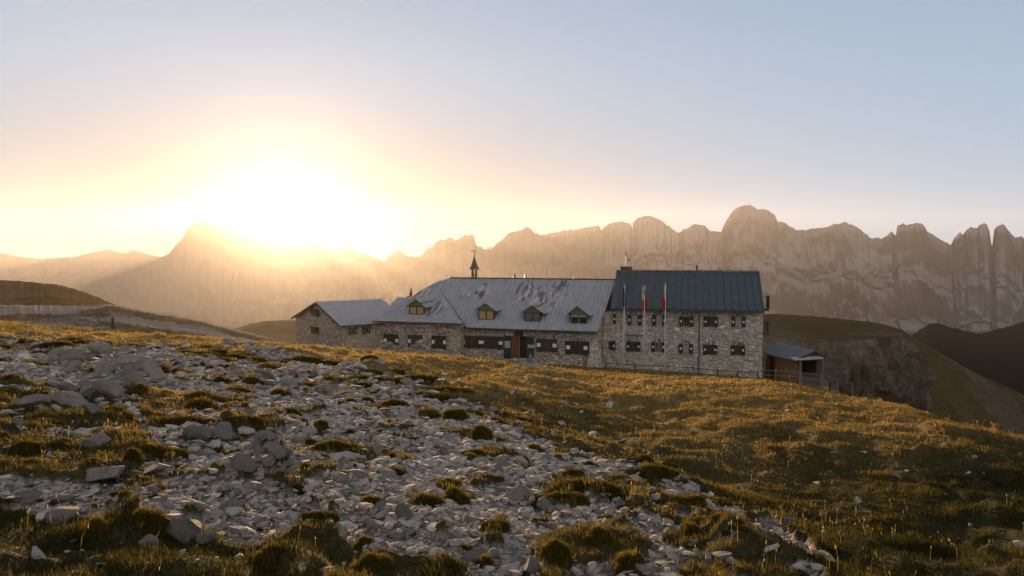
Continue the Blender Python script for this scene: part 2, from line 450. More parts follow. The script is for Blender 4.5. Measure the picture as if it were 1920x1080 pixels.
def _poly_mask(px, py, poly):
    ins = np.zeros(px.shape, bool); n = len(poly)
    for k in range(n):
        (x1, y1), (x2, y2) = poly[k], poly[(k + 1) % n]
        if y1 == y2: continue
        cr = ((y1 > py) != (y2 > py)) & (px < (x2 - x1) * (py - y1) / (y2 - y1) + x1)
        ins ^= cr
    return ins

# where the scree lies on the slope: a map over bearing and distance, blurred once
SCREE_POLY = [(-700, 640), (-100, 625), (40, 640), (180, 640), (330, 648), (470, 652), (560, 668), (690, 684), (760, 722), (870, 752), (980, 782), (985, 808), (1060, 838), (1180, 868), (1300, 900), (1400, 935), (1480, 985), (1540, 1060), (1570, 1300), (900, 1400), (880, 1060), (760, 1040), (640, 1025), (520, 1015), (430, 1030), (330, 1000), (200, 965), (100, 965), (-40, 950), (-700, 900)]
THIN_POLY = [(960, 860), (1120, 880), (1240, 910), (1400, 990), (1480, 1060), (1500, 1300), (930, 1300), (960, 1010), (1000, 930)]
GRASS_POLY = [[(-700, 745), (0, 745), (110, 742), (190, 750), (260, 790), (300, 830), (250, 880), (120, 900), (0, 905), (-700, 860)],
              [(290, 640), (420, 646), (470, 668), (420, 680), (330, 672)], [(120, 640), (250, 632), (330, 640), (240, 652)],
              [(250, 770), (300, 740), (360, 742), (350, 800), (300, 815)]]
_gx = np.linspace(-1500, 3400, 980); _gd = np.linspace(math.log(1.0), math.log(95), 420)
_GX, _GD = np.meshgrid(_gx, np.exp(_gd))
_WX = (_GX - 960) / F / CP * _GD
_WZ = base_z(_WX, _GD)
_PX, _PY = project(np.stack([_WX, _GD, _WZ], -1))
_S = np.where(_poly_mask(_PX, _PY, SCREE_POLY), 1.0, 0.0) * (_GD < 40)
_S = np.where(_poly_mask(_PX, _PY, THIN_POLY), _S * 0.62, _S)
for gp in GRASS_POLY:
    _S = np.where(_poly_mask(_PX, _PY, gp), _S * 0.26, _S)
def _blur(a, n, ax):
    k = np.hanning(2 * n + 3)[1:-1]; k /= k.sum()
    return np.apply_along_axis(lambda v: np.convolve(np.pad(v, n, mode='edge'), k, 'valid'), ax, a)
_S = _blur(_blur(_S, 5, 0), 7, 1)
def lookup(tab, x, y):
    c = np.clip((960 + F * CP * x / np.maximum(y, .5) - _gx[0]) / (_gx[1] - _gx[0]), 0, len(_gx) - 1.001)
    r = np.clip((np.log(np.clip(y, 1.0, 95)) - _gd[0]) / (_gd[1] - _gd[0]), 0, len(_gd) - 1.001)
    c0 = c.astype(int); r0 = r.astype(int); fx = c - c0; fy = r - r0
    return tab[r0, c0] * (1 - fx) * (1 - fy) + tab[r0, c0 + 1] * fx * (1 - fy) + tab[r0 + 1, c0] * (1 - fx) * fy + tab[r0 + 1, c0 + 1] * fx * fy

def scree_amount(x, y):
    x = np.asarray(x, float); y = np.asarray(y, float)
    s = lookup(_S, x, y)
    n = 0.6 * fbm(x * 1.1, y * 0.9, 4, 3) + 0.5 * fbm(x * 3.1, y * 2.3, 3, 8)
    wx = x + 0.3 * vnoise(x * 1.9, y * 1.9, 73); wy = y + 0.3 * vnoise(x * 1.9, y * 1.9, 74)
    isl = fbm(wx * 1.9, wy * 1.35, 3, 45) + 0.35 * fbm(wx * 0.7, wy * 0.5, 2, 46)
    isl2 = fbm(wx * 4.6, wy * 3.6, 2, 47)
    return np.clip(s * 1.25 + n * 0.6 * (s > 0.02) - 0.10 - 2.0 * np.clip(isl - 0.13, 0, 0.5) - 2.2 * np.clip(isl2 - 0.20, 0, 0.5), 0, 1) * smoothstep(0.02, 0.25, s)

def mound(x, y):
    """turf cushions and hummocks: 0..1"""
    wx = x + 0.22 * vnoise(x * 1.7, y * 1.7, 71); wy = y + 0.22 * vnoise(x * 1.7, y * 1.7, 72)
    a = np.clip(fbm(wx * 1.25 + 4, wy * 1.0, 3, 41) * 1.7 - 0.05, 0, 1)
    b = np.clip(fbm(wx * 2.9, wy * 2.4 + 9, 2, 43) * 1.6 - 0.12, 0, 1)
    return a, b

def ground_z(x, y, fine=True):
    x = np.asarray(x, float); y = np.asarray(y, float)
    z = base_z(x, y)
    far = smoothstep(30, 48, y)
    z = z + 0.16 * fbm(x * 0.22, y * 0.16, 4, 51) * smoothstep(2, 9, y) * (1 - 0.8 * far) + (0.13 * fbm(x * 0.55 + 3, y * 0.42, 3, 54) + 0.05 * fbm(x * 1.6, y * 1.2, 2, 55)) * smoothstep(4, 10, y) * (1 - 0.7 * far)
    # shallow swale across the meadow: it lies in its own shade
    u = lookup(_SW, x, y); z = z - u
    s = scree_amount(x, y)
    a, b = mound(x, y)
    turf = 1 - smoothstep(0.25, 0.6, s)
    pad = smoothstep(0.50, 0.12, s) * smoothstep(0.05, 0.3, lookup(_S, x, y))
    z = z + 0.06 * pad * (1 - far) + (0.15 * a + 0.07 * b) * (0.45 + 0.55 * turf) * (0.45 + 0.55 * smoothstep(18, 7, y)) * (1 - far)
    if fine:
        z = z + (0.030 * fbm(x * 6, y * 6, 3, 61) + 0.02 * s * ridged(x * 5, y * 5, 3, 62)) * (1 - far)
    return z

SWALE = [(900, 742, 50, 0.05), (1040, 765, 60, 0.20), (1180, 800, 70, 0.28), (1330, 845, 80, 0.32), (1500, 885, 85, 0.34), (1680, 930, 95, 0.34), (1850, 965, 90, 0.26)]
_SW = np.zeros_like(_S)
for (sx, sy, sr, sd) in SWALE:
    _SW += sd * np.exp(-(((_PX - sx) / (sr * 1.9)) ** 2 + ((_PY - sy) / (sr * 0.62)) ** 2))
_SW = np.minimum(_SW * 1.35, 0.6)
for (sx, sy, sr, sd) in ((880, 738, 36, 0.18), (950, 752, 36, 0.20), (1010, 772, 40, 0.16), (1100, 815, 42, 0.16), (1180, 850, 46, 0.16), (1290, 880, 46, 0.14), (700, 690, 30, 0.12)):
    _SW -= sd * np.exp(-(((_PX - sx) / (sr * 1.5)) ** 2 + ((_PY - sy) / (sr * 0.42)) ** 2))

SHADE_SPOTS = [(1560, 915, 210, 60, 0.36), (1760, 1000, 280, 95, 0.55), (1850, 900, 170, 60, 0.38), (1240, 835, 120, 26, 0.25), (1060, 772, 90, 22, 0.25), (90, 1050, 230, 70, 0.28), (420, 1075, 260, 40, 0.22), (60, 800, 160, 36, 0.15)]  # painted shade: spots where ground and grass are coloured darker and greener
_SHADE = np.zeros_like(_S)
for (sx, sy, rx_, ry_, am) in SHADE_SPOTS: _SHADE = np.maximum(_SHADE, am * np.exp(-(((_PX - sx) / rx_) ** 2 + ((_PY - sy) / ry_) ** 2)))
_PA = _blur(_blur(np.where(_poly_mask(_PX, _PY, [(840, 662), (880, 671), (1000, 686), (1140, 693), (1300, 701), (1440, 712), (1570, 727), (1570, 716), (1440, 703), (1140, 684), (1000, 677), (870, 660)]) & (_GD > 46) & (_GD < 75), 1.0, 0.0), 2, 0), 3, 1)
def ground_mat():
    t = NT("alpine_ground"); v = t.coords("Object")
    s = t.attr("scree"); m = t.attr("mound"); far = t.attr("far")
    n = t.noise(v, 2.2, 8, 0.65); n2 = t.noise(v, 14.0, 6, 0.7); n3 = t.noise(v, 60.0, 4, 0.7)
    vor = t.node("ShaderNodeTexVoronoi"); vor.inputs["Scale"].default_value = 26.0; t.link(v, vor.inputs["Vector"])
    vr = t.node("ShaderNodeTexVoronoi"); vr.feature = 'DISTANCE_TO_EDGE'; vr.inputs["Scale"].default_value = 26.0; t.link(v, vr.inputs["Vector"])
    sep = t.node("ShaderNodeSeparateColor"); t.link(vor.outputs["Color"], sep.inputs[0])
    gravel = t.ramp(sep.outputs[0], [(0.0, (0.13, 0.12, 0.105)), (0.5, (0.24, 0.225, 0.20)), (1.0, (0.40, 0.38, 0.35))])
    gravel = t.mix(t.math('MULTIPLY', t.math('LESS_THAN', vr.outputs[0], 0.06), 0.75), gravel, (0.09, 0.08, 0.065))
    gravel = t.mix(t.math('MULTIPLY', t.ramp(n2, [(0.45, (0, 0, 0)), (0.62, (1, 1, 1))]), 0.45), gravel, (0.16, 0.135, 0.10))
    soil = t.ramp(n2, [(0.25, (0.022, 0.018, 0.010)), (0.55, (0.055, 0.045, 0.019)), (0.8, (0.11, 0.088, 0.04))])
    soil = t.mix(t.math('MULTIPLY', t.ramp(n, [(0.4, (0, 0, 0)), (0.65, (1, 1, 1))]), 0.6), soil, (0.06, 0.062, 0.02))
    meadow = t.ramp(n, [(0.25, (0.10, 0.075, 0.028)), (0.5, (0.20, 0.14, 0.05)), (0.8, (0.28, 0.19, 0.065))])
    soil = t.mix(far, soil, meadow)
    soil = t.mix(t.math('MULTIPLY', t.attr('shade_tone'), 1.8, None, True), soil, (0.022, 0.022, 0.009))  # painted shade darkens the soil
    soil = t.mix(t.math('MULTIPLY', t.attr('path'), t.math('ADD', t.math('MULTIPLY', n, 1.2), 0.1), None, True), soil, (0.17, 0.145, 0.115))
    edge = t.math('ADD', s, t.math('MULTIPLY', t.math('SUBTRACT', n3, 0.5), 0.5))
    fac = t.ramp(edge, [(0.30, (0, 0, 0)), (0.46, (1, 1, 1))])
    c = t.mix(fac, soil, gravel)
    h = t.math('ADD', t.math('MULTIPLY', vr.outputs[0], fac), t.math('MULTIPLY', n3, 0.6))
    nm = t.bump(h, 0.9, 0.03)
    return t.done(t.bsdf(c, 0.95, nm, 0.0, 0.1))
M_ground = ground_mat()

def build_ground():
    cols = np.unique(np.concatenate([np.linspace(-1500, -60, 120), np.linspace(-60, 1980, 760), np.linspace(1980, 3400, 120)]))
    d = np.unique(np.concatenate([np.exp(np.linspace(math.log(0.6), math.log(40), 560)), np.linspace(40, 95, 90)]))
    C, Dp = np.meshgrid(cols, d)
    X = (C - 960) / F / CP * Dp
    Z = ground_z(X, Dp)
    S = scree_amount(X, Dp); a, b = mound(X, Dp)
    # beyond the hut the slope tips over into the valley
    V = np.stack([X, Dp, Z], -1)
    nr, nc = C.shape
    extra_d = np.array([110, 140, 190, 280, 420, 700, 1200, 2500, 6000, 14000.0])
    rows = []
    zl = Z[-1]
    for e in extra_d:
        drop = -28 - 0.55 * (min(e, 420) - 95) - 0.10 * (min(e, 3000) - 420) * (e > 420)
        rows.append(np.stack([X[-1] * e / 95, np.full(nc, e), np.maximum(zl + drop, -620.0)], -1))
    V = np.concatenate([V, np.array(rows)], 0)
    pad = lambda A, val: np.concatenate([A, np.full((len(extra_d), nc), val)], 0)
    far = pad(smoothstep(10, 24, Dp), 0.0)
    # ground behind the camera, level with the first row
    back = []
    for e, k in ((-40, 3.0), (-6, 1.5), (-1.0, 1.1), (0.2, 1.02)):
        bx = X[0] * 0 + np.linspace(-60, 60, nc) * (abs(e) + 1) / 10
        bx = np.where(e > 0, X[0] * 1.3, bx)
        back.append(np.stack([bx, np.full(nc, float(e)), ground_z(np.clip(bx, -2, 2) * 0.3, np.full(nc, 1.0), False) - 0.06 * np.abs(e) - 0.06 * bx], -1))
    V = np.concatenate([np.array(back), V], 0)
    pf = lambda A: np.concatenate([np.zeros((4, nc)), A], 0)
    me = mesh_np("ground", V.reshape(-1, 3), grid_faces(V.shape[0], nc), [M_ground], True,
                 attrs={"scree": pf(pad(S, 0)), "mound": pf(pad(np.maximum(a, b), 0)), "far": pf(far), "path": pf(pad(lookup(_PA, X, Dp), 0)), "shade_tone": pf(pad(lookup(_SHADE, X, Dp), 0))})
    tag(link("ground", me), kind="structure")
build_ground()

# ------------------------------------------------------------------ the next hills
def hill(name, pts, depth, front, drop_py, mat, rough=1.0, seed=1, nt=60, step=3, bump=1.0, back=1.2, slope_pow=1.0, rock0=0.35):
    p = np.array(pts, float)
    px = np.arange(p[0, 0], p[-1, 0] + step, step)
    yy = interp_sil(pts, px, rough, seed, 0.06)
    D = np.interp(px, depth[0], depth[1]) if not np.isscalar(depth) else np.full(px.shape, float(depth))
    zr = zofy(yy, D); xr = xofp(px, yy, D)
    Df = D * front
    zf = zofy(np.interp(px, drop_py[0], drop_py[1]), Df)
    t = np.concatenate([np.linspace(-1, 0, 14, endpoint=False), np.linspace(0, 1, nt)])[:, None]
    tt = np.clip(t, 0, 1)
    yd = np.where(t >= 0, D + (Df - D) * tt, D * (1 + (back - 1) * -t))
    rnd = 0.5 * (np.sqrt(tt ** 2 + 0.004) - 0.063) + 0.5 * tt
    Z = zr + (zf - zr) * rnd ** slope_pow
    Z = np.where(t < 0, zr - (-t) ** 1.3 * D * (back - 1) * 0.6, Z)
    X = xr * yd / D
    sc = D.mean()
    env = np.where(t >= 0, np.sqrt(tt), 0)
    Z = Z + bump * sc * 0.006 * fbm(X / sc * 14, yd / sc * 14, 5, seed + 2) * env + bump * sc * 0.002 * ridged(X / sc * 70, yd / sc * 50, 3, seed + 4) * env
    rock = np.clip(fbm(X / sc * 11, yd / sc * 9, 5, seed + 8) * 1.8 + rock0, 0, 1)
    V = np.stack([X + 0 * yd, yd + 0 * X, Z], -1)
    me = mesh_np(name, V.reshape(-1, 3), grid_faces(len(t), len(px)), [mat], True, attrs={"rock": rock})
    return tag(link(name, me), kind="structure")

def hill_mat(name, turf, rockc, rock_gain=1.0, sc=1.0):
    t = NT(name); v = t.coords("Object", scale=(sc, sc, sc))
    n = t.noise(v, 0.35, 9, 0.7); n2 = t.noise(v, 2.0, 7, 0.75)
    r = t.attr("rock")
    c = t.ramp(n, [(0.3, tuple(x * 0.6 for x in turf)), (0.7, tuple(x * 1.4 for x in turf))])
    f = t.math('MULTIPLY', t.ramp(t.math('ADD', t.math('MULTIPLY', r, 0.45), t.math('MULTIPLY', n2, 0.95)), [(0.62, (0, 0, 0)), (0.84, (1, 1, 1))]), rock_gain)
    c = t.mix(f, c, t.ramp(n2, [(0.3, tuple(x * 0.6 for x in rockc)), (0.7, tuple(x * 1.25 for x in rockc))]))
    nm = t.bump(n2, 0.7, 0.5 / sc)
    return t.done(t.bsdf(c, 1.0, nm, 0.0, 0.0))
M_hill = hill_mat("turf_hill", (0.085, 0.055, 0.020), (0.16, 0.13, 0.10), 0.35)
M_rockhill = hill_mat("rocky_hill", (0.12, 0.09, 0.05), (0.27, 0.24, 0.21), 1.0, 0.8)
M_meadowhill = hill_mat("meadow_hill", (0.10, 0.070, 0.026), (0.17, 0.14, 0.11), 0.4, 0.3)

hill("hill", [(-700, 480), (-300, 500), (-100, 515), (0, 525), (50, 528), (110, 534), (150, 545), (185, 558), (205, 567), (240, 582), (300, 612), (360, 650)], 210, 0.62,
     ([-700, 0, 200, 400], [570, 585, 600, 680]), M_hill, 2.0, 61, bump=0.6)
hill("hill", [(-700, 560), (-200, 568), (0, 572), (60, 572), (140, 573), (205, 570), (225, 574), (290, 587), (335, 594), (372, 600), (415, 612), (450, 619), (500, 632), (540, 642), (600, 662), (700, 700)], 120, 0.40,
     ([-700, 0, 300, 540, 700], [640, 650, 680, 700, 740]), M_rockhill, 2.0, 63, bump=1.6, step=2, nt=110, rock0=0.62)
hill("hill", [(380, 640), (440, 616), (470, 607), (500, 602), (540, 600), (600, 602), (700, 618), (800, 640)], 330, 0.6,
     ([380, 800], [690, 690]), M_meadowhill, 0.8, 65, bump=0.4)
M_plateau = hill_mat('plateau_turf', (0.056, 0.042, 0.018), (0.10, 0.085, 0.07), 0.55, 0.13)
# high pasture with its cliff, right of the hut
hill("plateau", [(1180, 600), (1300, 588), (1400, 587), (1440, 588), (1480, 590), (1540, 594), (1600, 600), (1630, 603), (1650, 606), (1672, 612), (1690, 618), (1712, 632), (1760, 660), (1830, 700), (1920, 740), (2050, 790), (2300, 860)],
     330, 0.80, ([1180, 1430, 1480, 1560, 1640, 1690, 1722, 1800, 1920, 2300], [628, 632, 636, 640, 636, 634, 800, 860, 940, 1000]), M_plateau, 1.0, 67, bump=1.8, back=1.25, step=2)
def cliff():
    px = np.arange(1180, 1722, 2.0)
    top = np.interp(px, [1180, 1430, 1480, 1560, 1640, 1688, 1722], [628, 632, 636, 640, 636, 634, 649]) - 0.5
    t = np.linspace(0, 1, 70)[:, None]
    D = 330 * 0.80
    zt = zofy(top, D); zb = zofy(np.interp(px, [1180, 1500, 1690, 1722], [790, 800, 770, 700]), D * 0.97)
    Z = zt + (zb - zt) * t
    s = px[None, :] * 0.01
    yd = D - 9 * t - 18 * np.sqrt(t) * (ridged(s * 2.2 + 0.1 * fbm(s * 3, t * 3, 2, 3), t * 0.9, 6, 81) + 0.45 * fbm(s * 9, t * 3, 5, 83))
    X = xofp(px, top, D)[None, :] * (yd / D) ** 0.3
    me = mesh_np("cliff", np.stack([X, yd, Z + 0 * X], -1).reshape(-1, 3), grid_faces(70, len(px)), [M_cliff], True)
    tag(link("cliff", me), kind="structure")
def cliff_mat():
    t = NT("cliff_rock"); v = t.coords("Object", scale=(0.25, 0.25, 0.06)); n = t.noise(v, 2.0, 9, 0.7, 0.4)
    v2 = t.coords("Object", scale=(0.05, 0.05, 0.4)); n2 = t.noise(v2, 2.0, 6, 0.7)
    c = t.ramp(n, [(0.3, (0.028, 0.024, 0.02)), (0.55, (0.10, 0.088, 0.075)), (0.75, (0.19, 0.17, 0.15))])
    c = t.mix(t.ramp(n2, [(0.52, (0, 0, 0)), (0.62, (1, 1, 1))]), c, (0.06, 0.05, 0.02))
    return t.done(t.bsdf(c, 1.0, t.bump(n, 0.8, 1.5), 0, 0))
M_cliff = cliff_mat()
cliff()
M_forest = hill_mat("conifer_slope", (0.004, 0.005, 0.006), (0.008, 0.008, 0.009), 0.2, 0.02)
hill("forest_slope", [(1560, 720), (1640, 670), (1700, 634), (1720, 622), (1740, 608), (1760, 606), (1800, 618), (1840, 625), (1880, 615), (1920, 603), (2000, 590), (2200, 560)], 480, 0.5,
     ([1560, 1920, 2200], [1000, 1000, 1000]), M_forest, 2.5, 71, bump=1.4)
# ------------------------------------------------------------------ mesh builder
class MB:
    def __init__(self): self.v = []; self.f = []; self.mi = []
    def add(self, vs, fs, mi=0):
        b = len(self.v); self.v += [tuple(map(float, p)) for p in vs]
        self.f += [tuple(b + i for i in f) for f in fs]; self.mi += [mi] * len(fs); return self
    def box(self, u0, u1, v0, v1, w0, w1, mi=0):
        return self.add([(u0, v0, w0), (u1, v0, w0), (u1, v1, w0), (u0, v1, w0), (u0, v0, w1), (u1, v0, w1), (u1, v1, w1), (u0, v1, w1)],
                        [(0, 3, 2, 1), (4, 5, 6, 7), (0, 1, 5, 4), (1, 2, 6, 5), (2, 3, 7, 6), (3, 0, 4, 7)], mi)
    def prism(self, poly, d, mi=0):
        """polygon (3d points, any plane) extruded by vector d"""
        n = len(poly); p = [Vector(q) for q in poly]; q = [a + Vector(d) for a in p]
        self.add([tuple(a) for a in p + q], [tuple(range(n - 1, -1, -1)), tuple(range(n, 2 * n))] + [(i, (i + 1) % n, n + (i + 1) % n, n + i) for i in range(n)], mi); return self
    def bar(self, a, b, w, h=None, mi=0, up=(0, 0, 1)):
        a, b = Vector(a), Vector(b); h = h or w; d = (b - a).normalized(); up = Vector(up)
        if abs(d.dot(up)) > 0.98: up = Vector((0, 1, 0))
        s = d.cross(up).normalized() * w / 2; t = s.cross(d).normalized() * h / 2
        return self.add([a - s - t, a + s - t, a + s + t, a - s + t, b - s - t, b + s - t, b + s + t, b - s + t],
                        [(3, 2, 1, 0), (4, 5, 6, 7), (0, 1, 5, 4), (1, 2, 6, 5), (2, 3, 7, 6), (3, 0, 4, 7)], mi)
    def tube(self, pts, rad, n=8, mi=0, caps=True):
        P = [Vector(p) for p in pts]; R = [rad] * len(P) if np.isscalar(rad) else rad; vs = []; fs = []
        for i, p in enumerate(P):
            d = (P[min(i + 1, len(P) - 1)] - P[max(i - 1, 0)]).normalized()
            a = d.orthogonal().normalized() if i == 0 else (a - d * a.dot(d)).normalized()
            b = d.cross(a)
            for k in range(n):
                th = 2 * math.pi * k / n; vs.append(p + (a * math.cos(th) + b * math.sin(th)) * R[i])
        for i in range(len(P) - 1):
            for k in range(n):
                fs.append((i * n + k, i * n + (k + 1) % n, (i + 1) * n + (k + 1) % n, (i + 1) * n + k))
        if caps: fs += [tuple(range(n - 1, -1, -1)), tuple((len(P) - 1) * n + k for k in range(n))]
        return self.add(vs, fs, mi)
    def build(self, name, mats, parent=None, smooth=False, label=None):
        me = bpy.data.meshes.new(name); me.from_pydata(self.v, [], self.f)
        for m in (mats if isinstance(mats, (list, tuple)) else [mats]): me.materials.append(m)
        me.polygons.foreach_set("material_index", self.mi)
        bm = bmesh.new(); bm.from_mesh(me); bmesh.ops.recalc_face_normals(bm, faces=bm.faces); bm.to_mesh(me); bm.free()
        if smooth: me.polygons.foreach_set("use_smooth", [True] * len(me.polygons))
        o = link(name, me, parent)
        if label: o["label"] = label
        return o

class Frame:
    """building axes: u along the front wall, v into the depth, w up"""
    def __init__(self, O, theta):
        self.O = np.array([O[0], O[1], 0.0]); self.th = theta
        self.U = np.array([math.cos(theta), -math.sin(theta), 0]); self.V = np.array([math.sin(theta), math.cos(theta), 0]); self.W = np.array([0, 0, 1.0])
    def local(self, P):
        d = np.asarray(P, float) - self.O; return np.array([d @ self.U, d @ self.V, d @ self.W])
    def world(self, p): return self.O + p[0] * self.U + p[1] * self.V + p[2] * self.W
    def hit(self, px, py, **k):
        """local point where the sight line of a photo pixel meets u=, v= or w="""
        r = ray(px, py); (ax, c), = k.items(); A = {'u': self.U, 'v': self.V, 'w': self.W}[ax]
        return self.local(r * ((c + self.O @ A) / (r @ A)))
    def hitplane(self, px, py, p0, n):
        r = ray(px, py); nw = n[0] * self.U + n[1] * self.V + n[2] * self.W; pw = self.world(p0)
        return self.local(r * ((pw @ nw) / (r @ nw)))
    def empty(self, name): return empty(name, tuple(self.O), -self.th)

# ------------------------------------------------------------------ building materials
def masonry(name, tones, mortar, su=2.6, sw=3.9, seed=0.0, edge=0.055):
    t = NT(name); v = t.coords("Object", scale=(su, su, sw), loc=(seed, seed, seed))
    d = t.node("ShaderNodeTexNoise"); d.inputs["Scale"].default_value = 1.3; d.inputs["Detail"].default_value = 2; t.link(v, d.inputs["Vector"])
    mx = t.node("ShaderNodeMix"); mx.data_type = 'RGBA'; mx.blend_type = 'LINEAR_LIGHT'; mx.inputs[0].default_value = 0.16
    t.link(v, mx.inputs[6]); t.link(d.outputs["Color"], mx.inputs[7]); vv = mx.outputs[2]
    a = t.node("ShaderNodeTexVoronoi"); a.inputs["Randomness"].default_value = 0.78; a.inputs["Scale"].default_value = 1.0; t.link(vv, a.inputs["Vector"])
    e = t.node("ShaderNodeTexVoronoi"); e.feature = 'DISTANCE_TO_EDGE'; e.inputs["Randomness"].default_value = 0.78; e.inputs["Scale"].default_value = 1.0; t.link(vv, e.inputs["Vector"])
    sep = t.node("ShaderNodeSeparateColor"); t.link(a.outputs["Color"], sep.inputs[0])
    c = t.ramp(sep.outputs[0], [(0.0, tones[0]), (0.45, tones[1]), (0.8, tones[2]), (1.0, tones[3])])
    n = t.noise(v, 3.0, 7, 0.7); c = t.mix(0.75, c, t.ramp(n, [(0.25, (0.68, 0.68, 0.68)), (0.75, (1.2, 1.2, 1.2))]), 'MULTIPLY')
    big = t.noise(v, 0.22, 4, 0.6); c = t.mix(0.6, c, t.ramp(big, [(0.3, (0.72, 0.70, 0.66)), (0.7, (1.12, 1.1, 1.08))]), 'MULTIPLY')
    m = t.ramp(e.outputs[0], [(edge * 0.4, (1, 1, 1)), (edge * 1.5, (0, 0, 0))])
    c = t.mix(m, c, mortar)
    h = t.math('ADD', t.math('MINIMUM', t.math('MULTIPLY', e.outputs[0], 5.0), 1.0), t.math('MULTIPLY', n, 0.35))
    return t.done(t.bsdf(c, 0.95, t.bump(h, 0.9, 0.06), 0, 0.1))
LIME = [(0.34, 0.315, 0.275), (0.43, 0.40, 0.355), (0.51, 0.475, 0.425), (0.63, 0.59, 0.535)]
M_stone_lodge = masonry("lodge_masonry", [tuple(x * k for x, k in zip(c, (1.02, 0.96, 0.89))) for c in LIME], (0.12, 0.105, 0.085), 2.8, 4.2, 3.0)
M_stone_block = masonry("block_masonry", LIME, (0.21, 0.19, 0.16), 2.35, 3.7, 9.0, 0.045)
M_stone_annex = masonry("annex_masonry", [tuple(x * k for x, k in zip(c, (1.0, 0.92, 0.82))) for c in LIME], (0.12, 0.10, 0.08), 3.1, 4.6, 14.0)
M_lintel = masonry("lintel_stone", [tuple(x * 0.95 for x in c) for c in LIME], (0.10, 0.09, 0.075), 6.5, 1.2, 21.0, 0.09)

def roof_mat(name, base, streak, rust=0.0, blobs=(), sc=1.0, rough=0.55, metal=0.0, spec=0.4):
    t = NT(name); v = t.coords("Object"); v2 = t.coords("Object", scale=(3.2 * sc, 0.35, 0.35))
    n = t.noise(v2, 2.2, 6, 0.7); n2 = t.noise(v, 1.1, 7, 0.7); n3 = t.noise(v, 7.0, 6, 0.75)
    c = t.ramp(n, [(0.3, tuple(x * 0.72 for x in base)), (0.7, tuple(x * 1.28 for x in base))])
    c = t.mix(t.ramp(n2, [(0.45, (0, 0, 0)), (0.72, (0.55, 0.55, 0.55))]), c, streak)
    if rust:
        c = t.mix(t.math('MULTIPLY', t.ramp(n3, [(0.56, (0, 0, 0)), (0.66, (1, 1, 1))]), rust), c, (0.16, 0.125, 0.105))
    if blobs:
        sx = t.node("ShaderNodeSeparateXYZ"); t.link(v, sx.inputs[0]); tot = None
        for (u, w, ru, rw) in blobs:
            a = t.math('POWER', t.math('DIVIDE', t.math('SUBTRACT', sx.outputs[0], u), ru), 2.0)
            b = t.math('POWER', t.math('DIVIDE', t.math('SUBTRACT', sx.outputs[2], w), rw), 2.0)
            g = t.math('MAXIMUM', t.math('SUBTRACT', 1.0, t.math('ADD', a, b)), 0.0)
            tot = g if tot is None else t.math('MAXIMUM', tot, g)
        vs = t.coords("Object", scale=(4.4, 0.1, 2.1))
        vo = t.node("ShaderNodeTexVoronoi"); vo.inputs["Randomness"].default_value = 0.55; t.link(vs, vo.inputs["Vector"]); vo.inputs["Scale"].default_value = 1.0
        sc_ = t.node("ShaderNodeSeparateColor"); t.link(vo.outputs["Color"], sc_.inputs[0]); vf = t.coords("Object", scale=(7.0, 1.5, 1.5)); nb = t.noise(vf, 1.5, 3, 0.6)
        pick = t.ramp(t.math('ADD', t.math('MULTIPLY', sc_.outputs[0], 0.75), t.math('MULTIPLY', nb, 0.5)), [(0.63, (0, 0, 0)), (0.66, (1, 1, 1))])
        amt = t.math('MULTIPLY', t.ramp(tot, [(0.0, (0, 0, 0)), (0.3, (1, 1, 1))]), pick)
        tone = t.math('ADD', t.math('MULTIPLY', sc_.outputs[1], 0.7), t.math('MULTIPLY', nb, 0.3))
        c = t.mix(t.math('MULTIPLY', amt, 0.85), c, t.ramp(tone, [(0.25, (0.075, 0.062, 0.058)), (0.45, (0.15, 0.115, 0.10)), (0.58, (0.20, 0.18, 0.17)), (0.64, (0.50, 0.48, 0.46))]))
    return t.done(t.bsdf(c, rough, t.bump(n3, 0.15, 0.02), metal, spec))
M_wood_dark = simple_mat("dark_timber", (0.045, 0.030, 0.020), 0.85, 0.4, 9, stretch=(6, 6, 0.6))
M_wood_brown = simple_mat("brown_boards", (0.045, 0.031, 0.021), 0.8, 0.5, 5, stretch=(7, 7, 0.5))
M_wood_red = simple_mat("red_brown_door", (0.13, 0.052, 0.027), 0.7, 0.3, 5, stretch=(5, 5, 0.5))
M_wood_larch = simple_mat("larch_boards", (0.27, 0.142, 0.047), 0.75, 0.65, 4, stretch=(3.5, 3.5, 0.25))
M_wood_grey = simple_mat("weathered_timber", (0.15, 0.135, 0.115), 0.9, 0.4, 6, stretch=(5, 5, 0.8))
M_green = simple_mat("green_paint", (0.10, 0.145, 0.07), 0.6, 0.25, 4, stretch=(9, 9, 0.5))
M_green_dark = simple_mat("dark_green_paint", (0.016, 0.030, 0.024), 0.55, 0.3, 5)
M_white = simple_mat("white_enamel", (0.62, 0.62, 0.61), 0.5, 0.06, 4)
M_frame = simple_mat("window_frame_paint", (0.20, 0.16, 0.11), 0.6, 0.2, 6)
M_pale_tint = simple_mat("pale_pane_tint", (0.21, 0.26, 0.30), 0.5, 0.12, 5, stretch=(8, 8, 0.3), spec=0.5)  # pale blue paints the sky's reflection into the stone house's panes
M_curtain_warm = simple_mat("ochre_curtain", (0.34, 0.23, 0.10), 0.6, 0.25, 6, stretch=(8, 8, 0.3), spec=0.5)
M_metal = simple_mat("grey_metal", (0.30, 0.31, 0.32), 0.4, 0.15, 5, metallic=0.6)
M_metal_dark = simple_mat("dark_metal", (0.055, 0.05, 0.05), 0.5, 0.2, 5, metallic=0.3)
M_pole = simple_mat("pole_paint", (0.46, 0.47, 0.48), 0.4, 0.08, 5)
def glass_mat(name, col):
    t = NT(name); v = t.coords("Object"); n = t.noise(v, 1.5, 2, 0.5)
    return t.done(t.bsdf(t.ramp(n, [(0.3, tuple(x * 0.7 for x in col)), (0.7, tuple(x * 1.3 for x in col))]), 0.06, None, 0, 0.5))
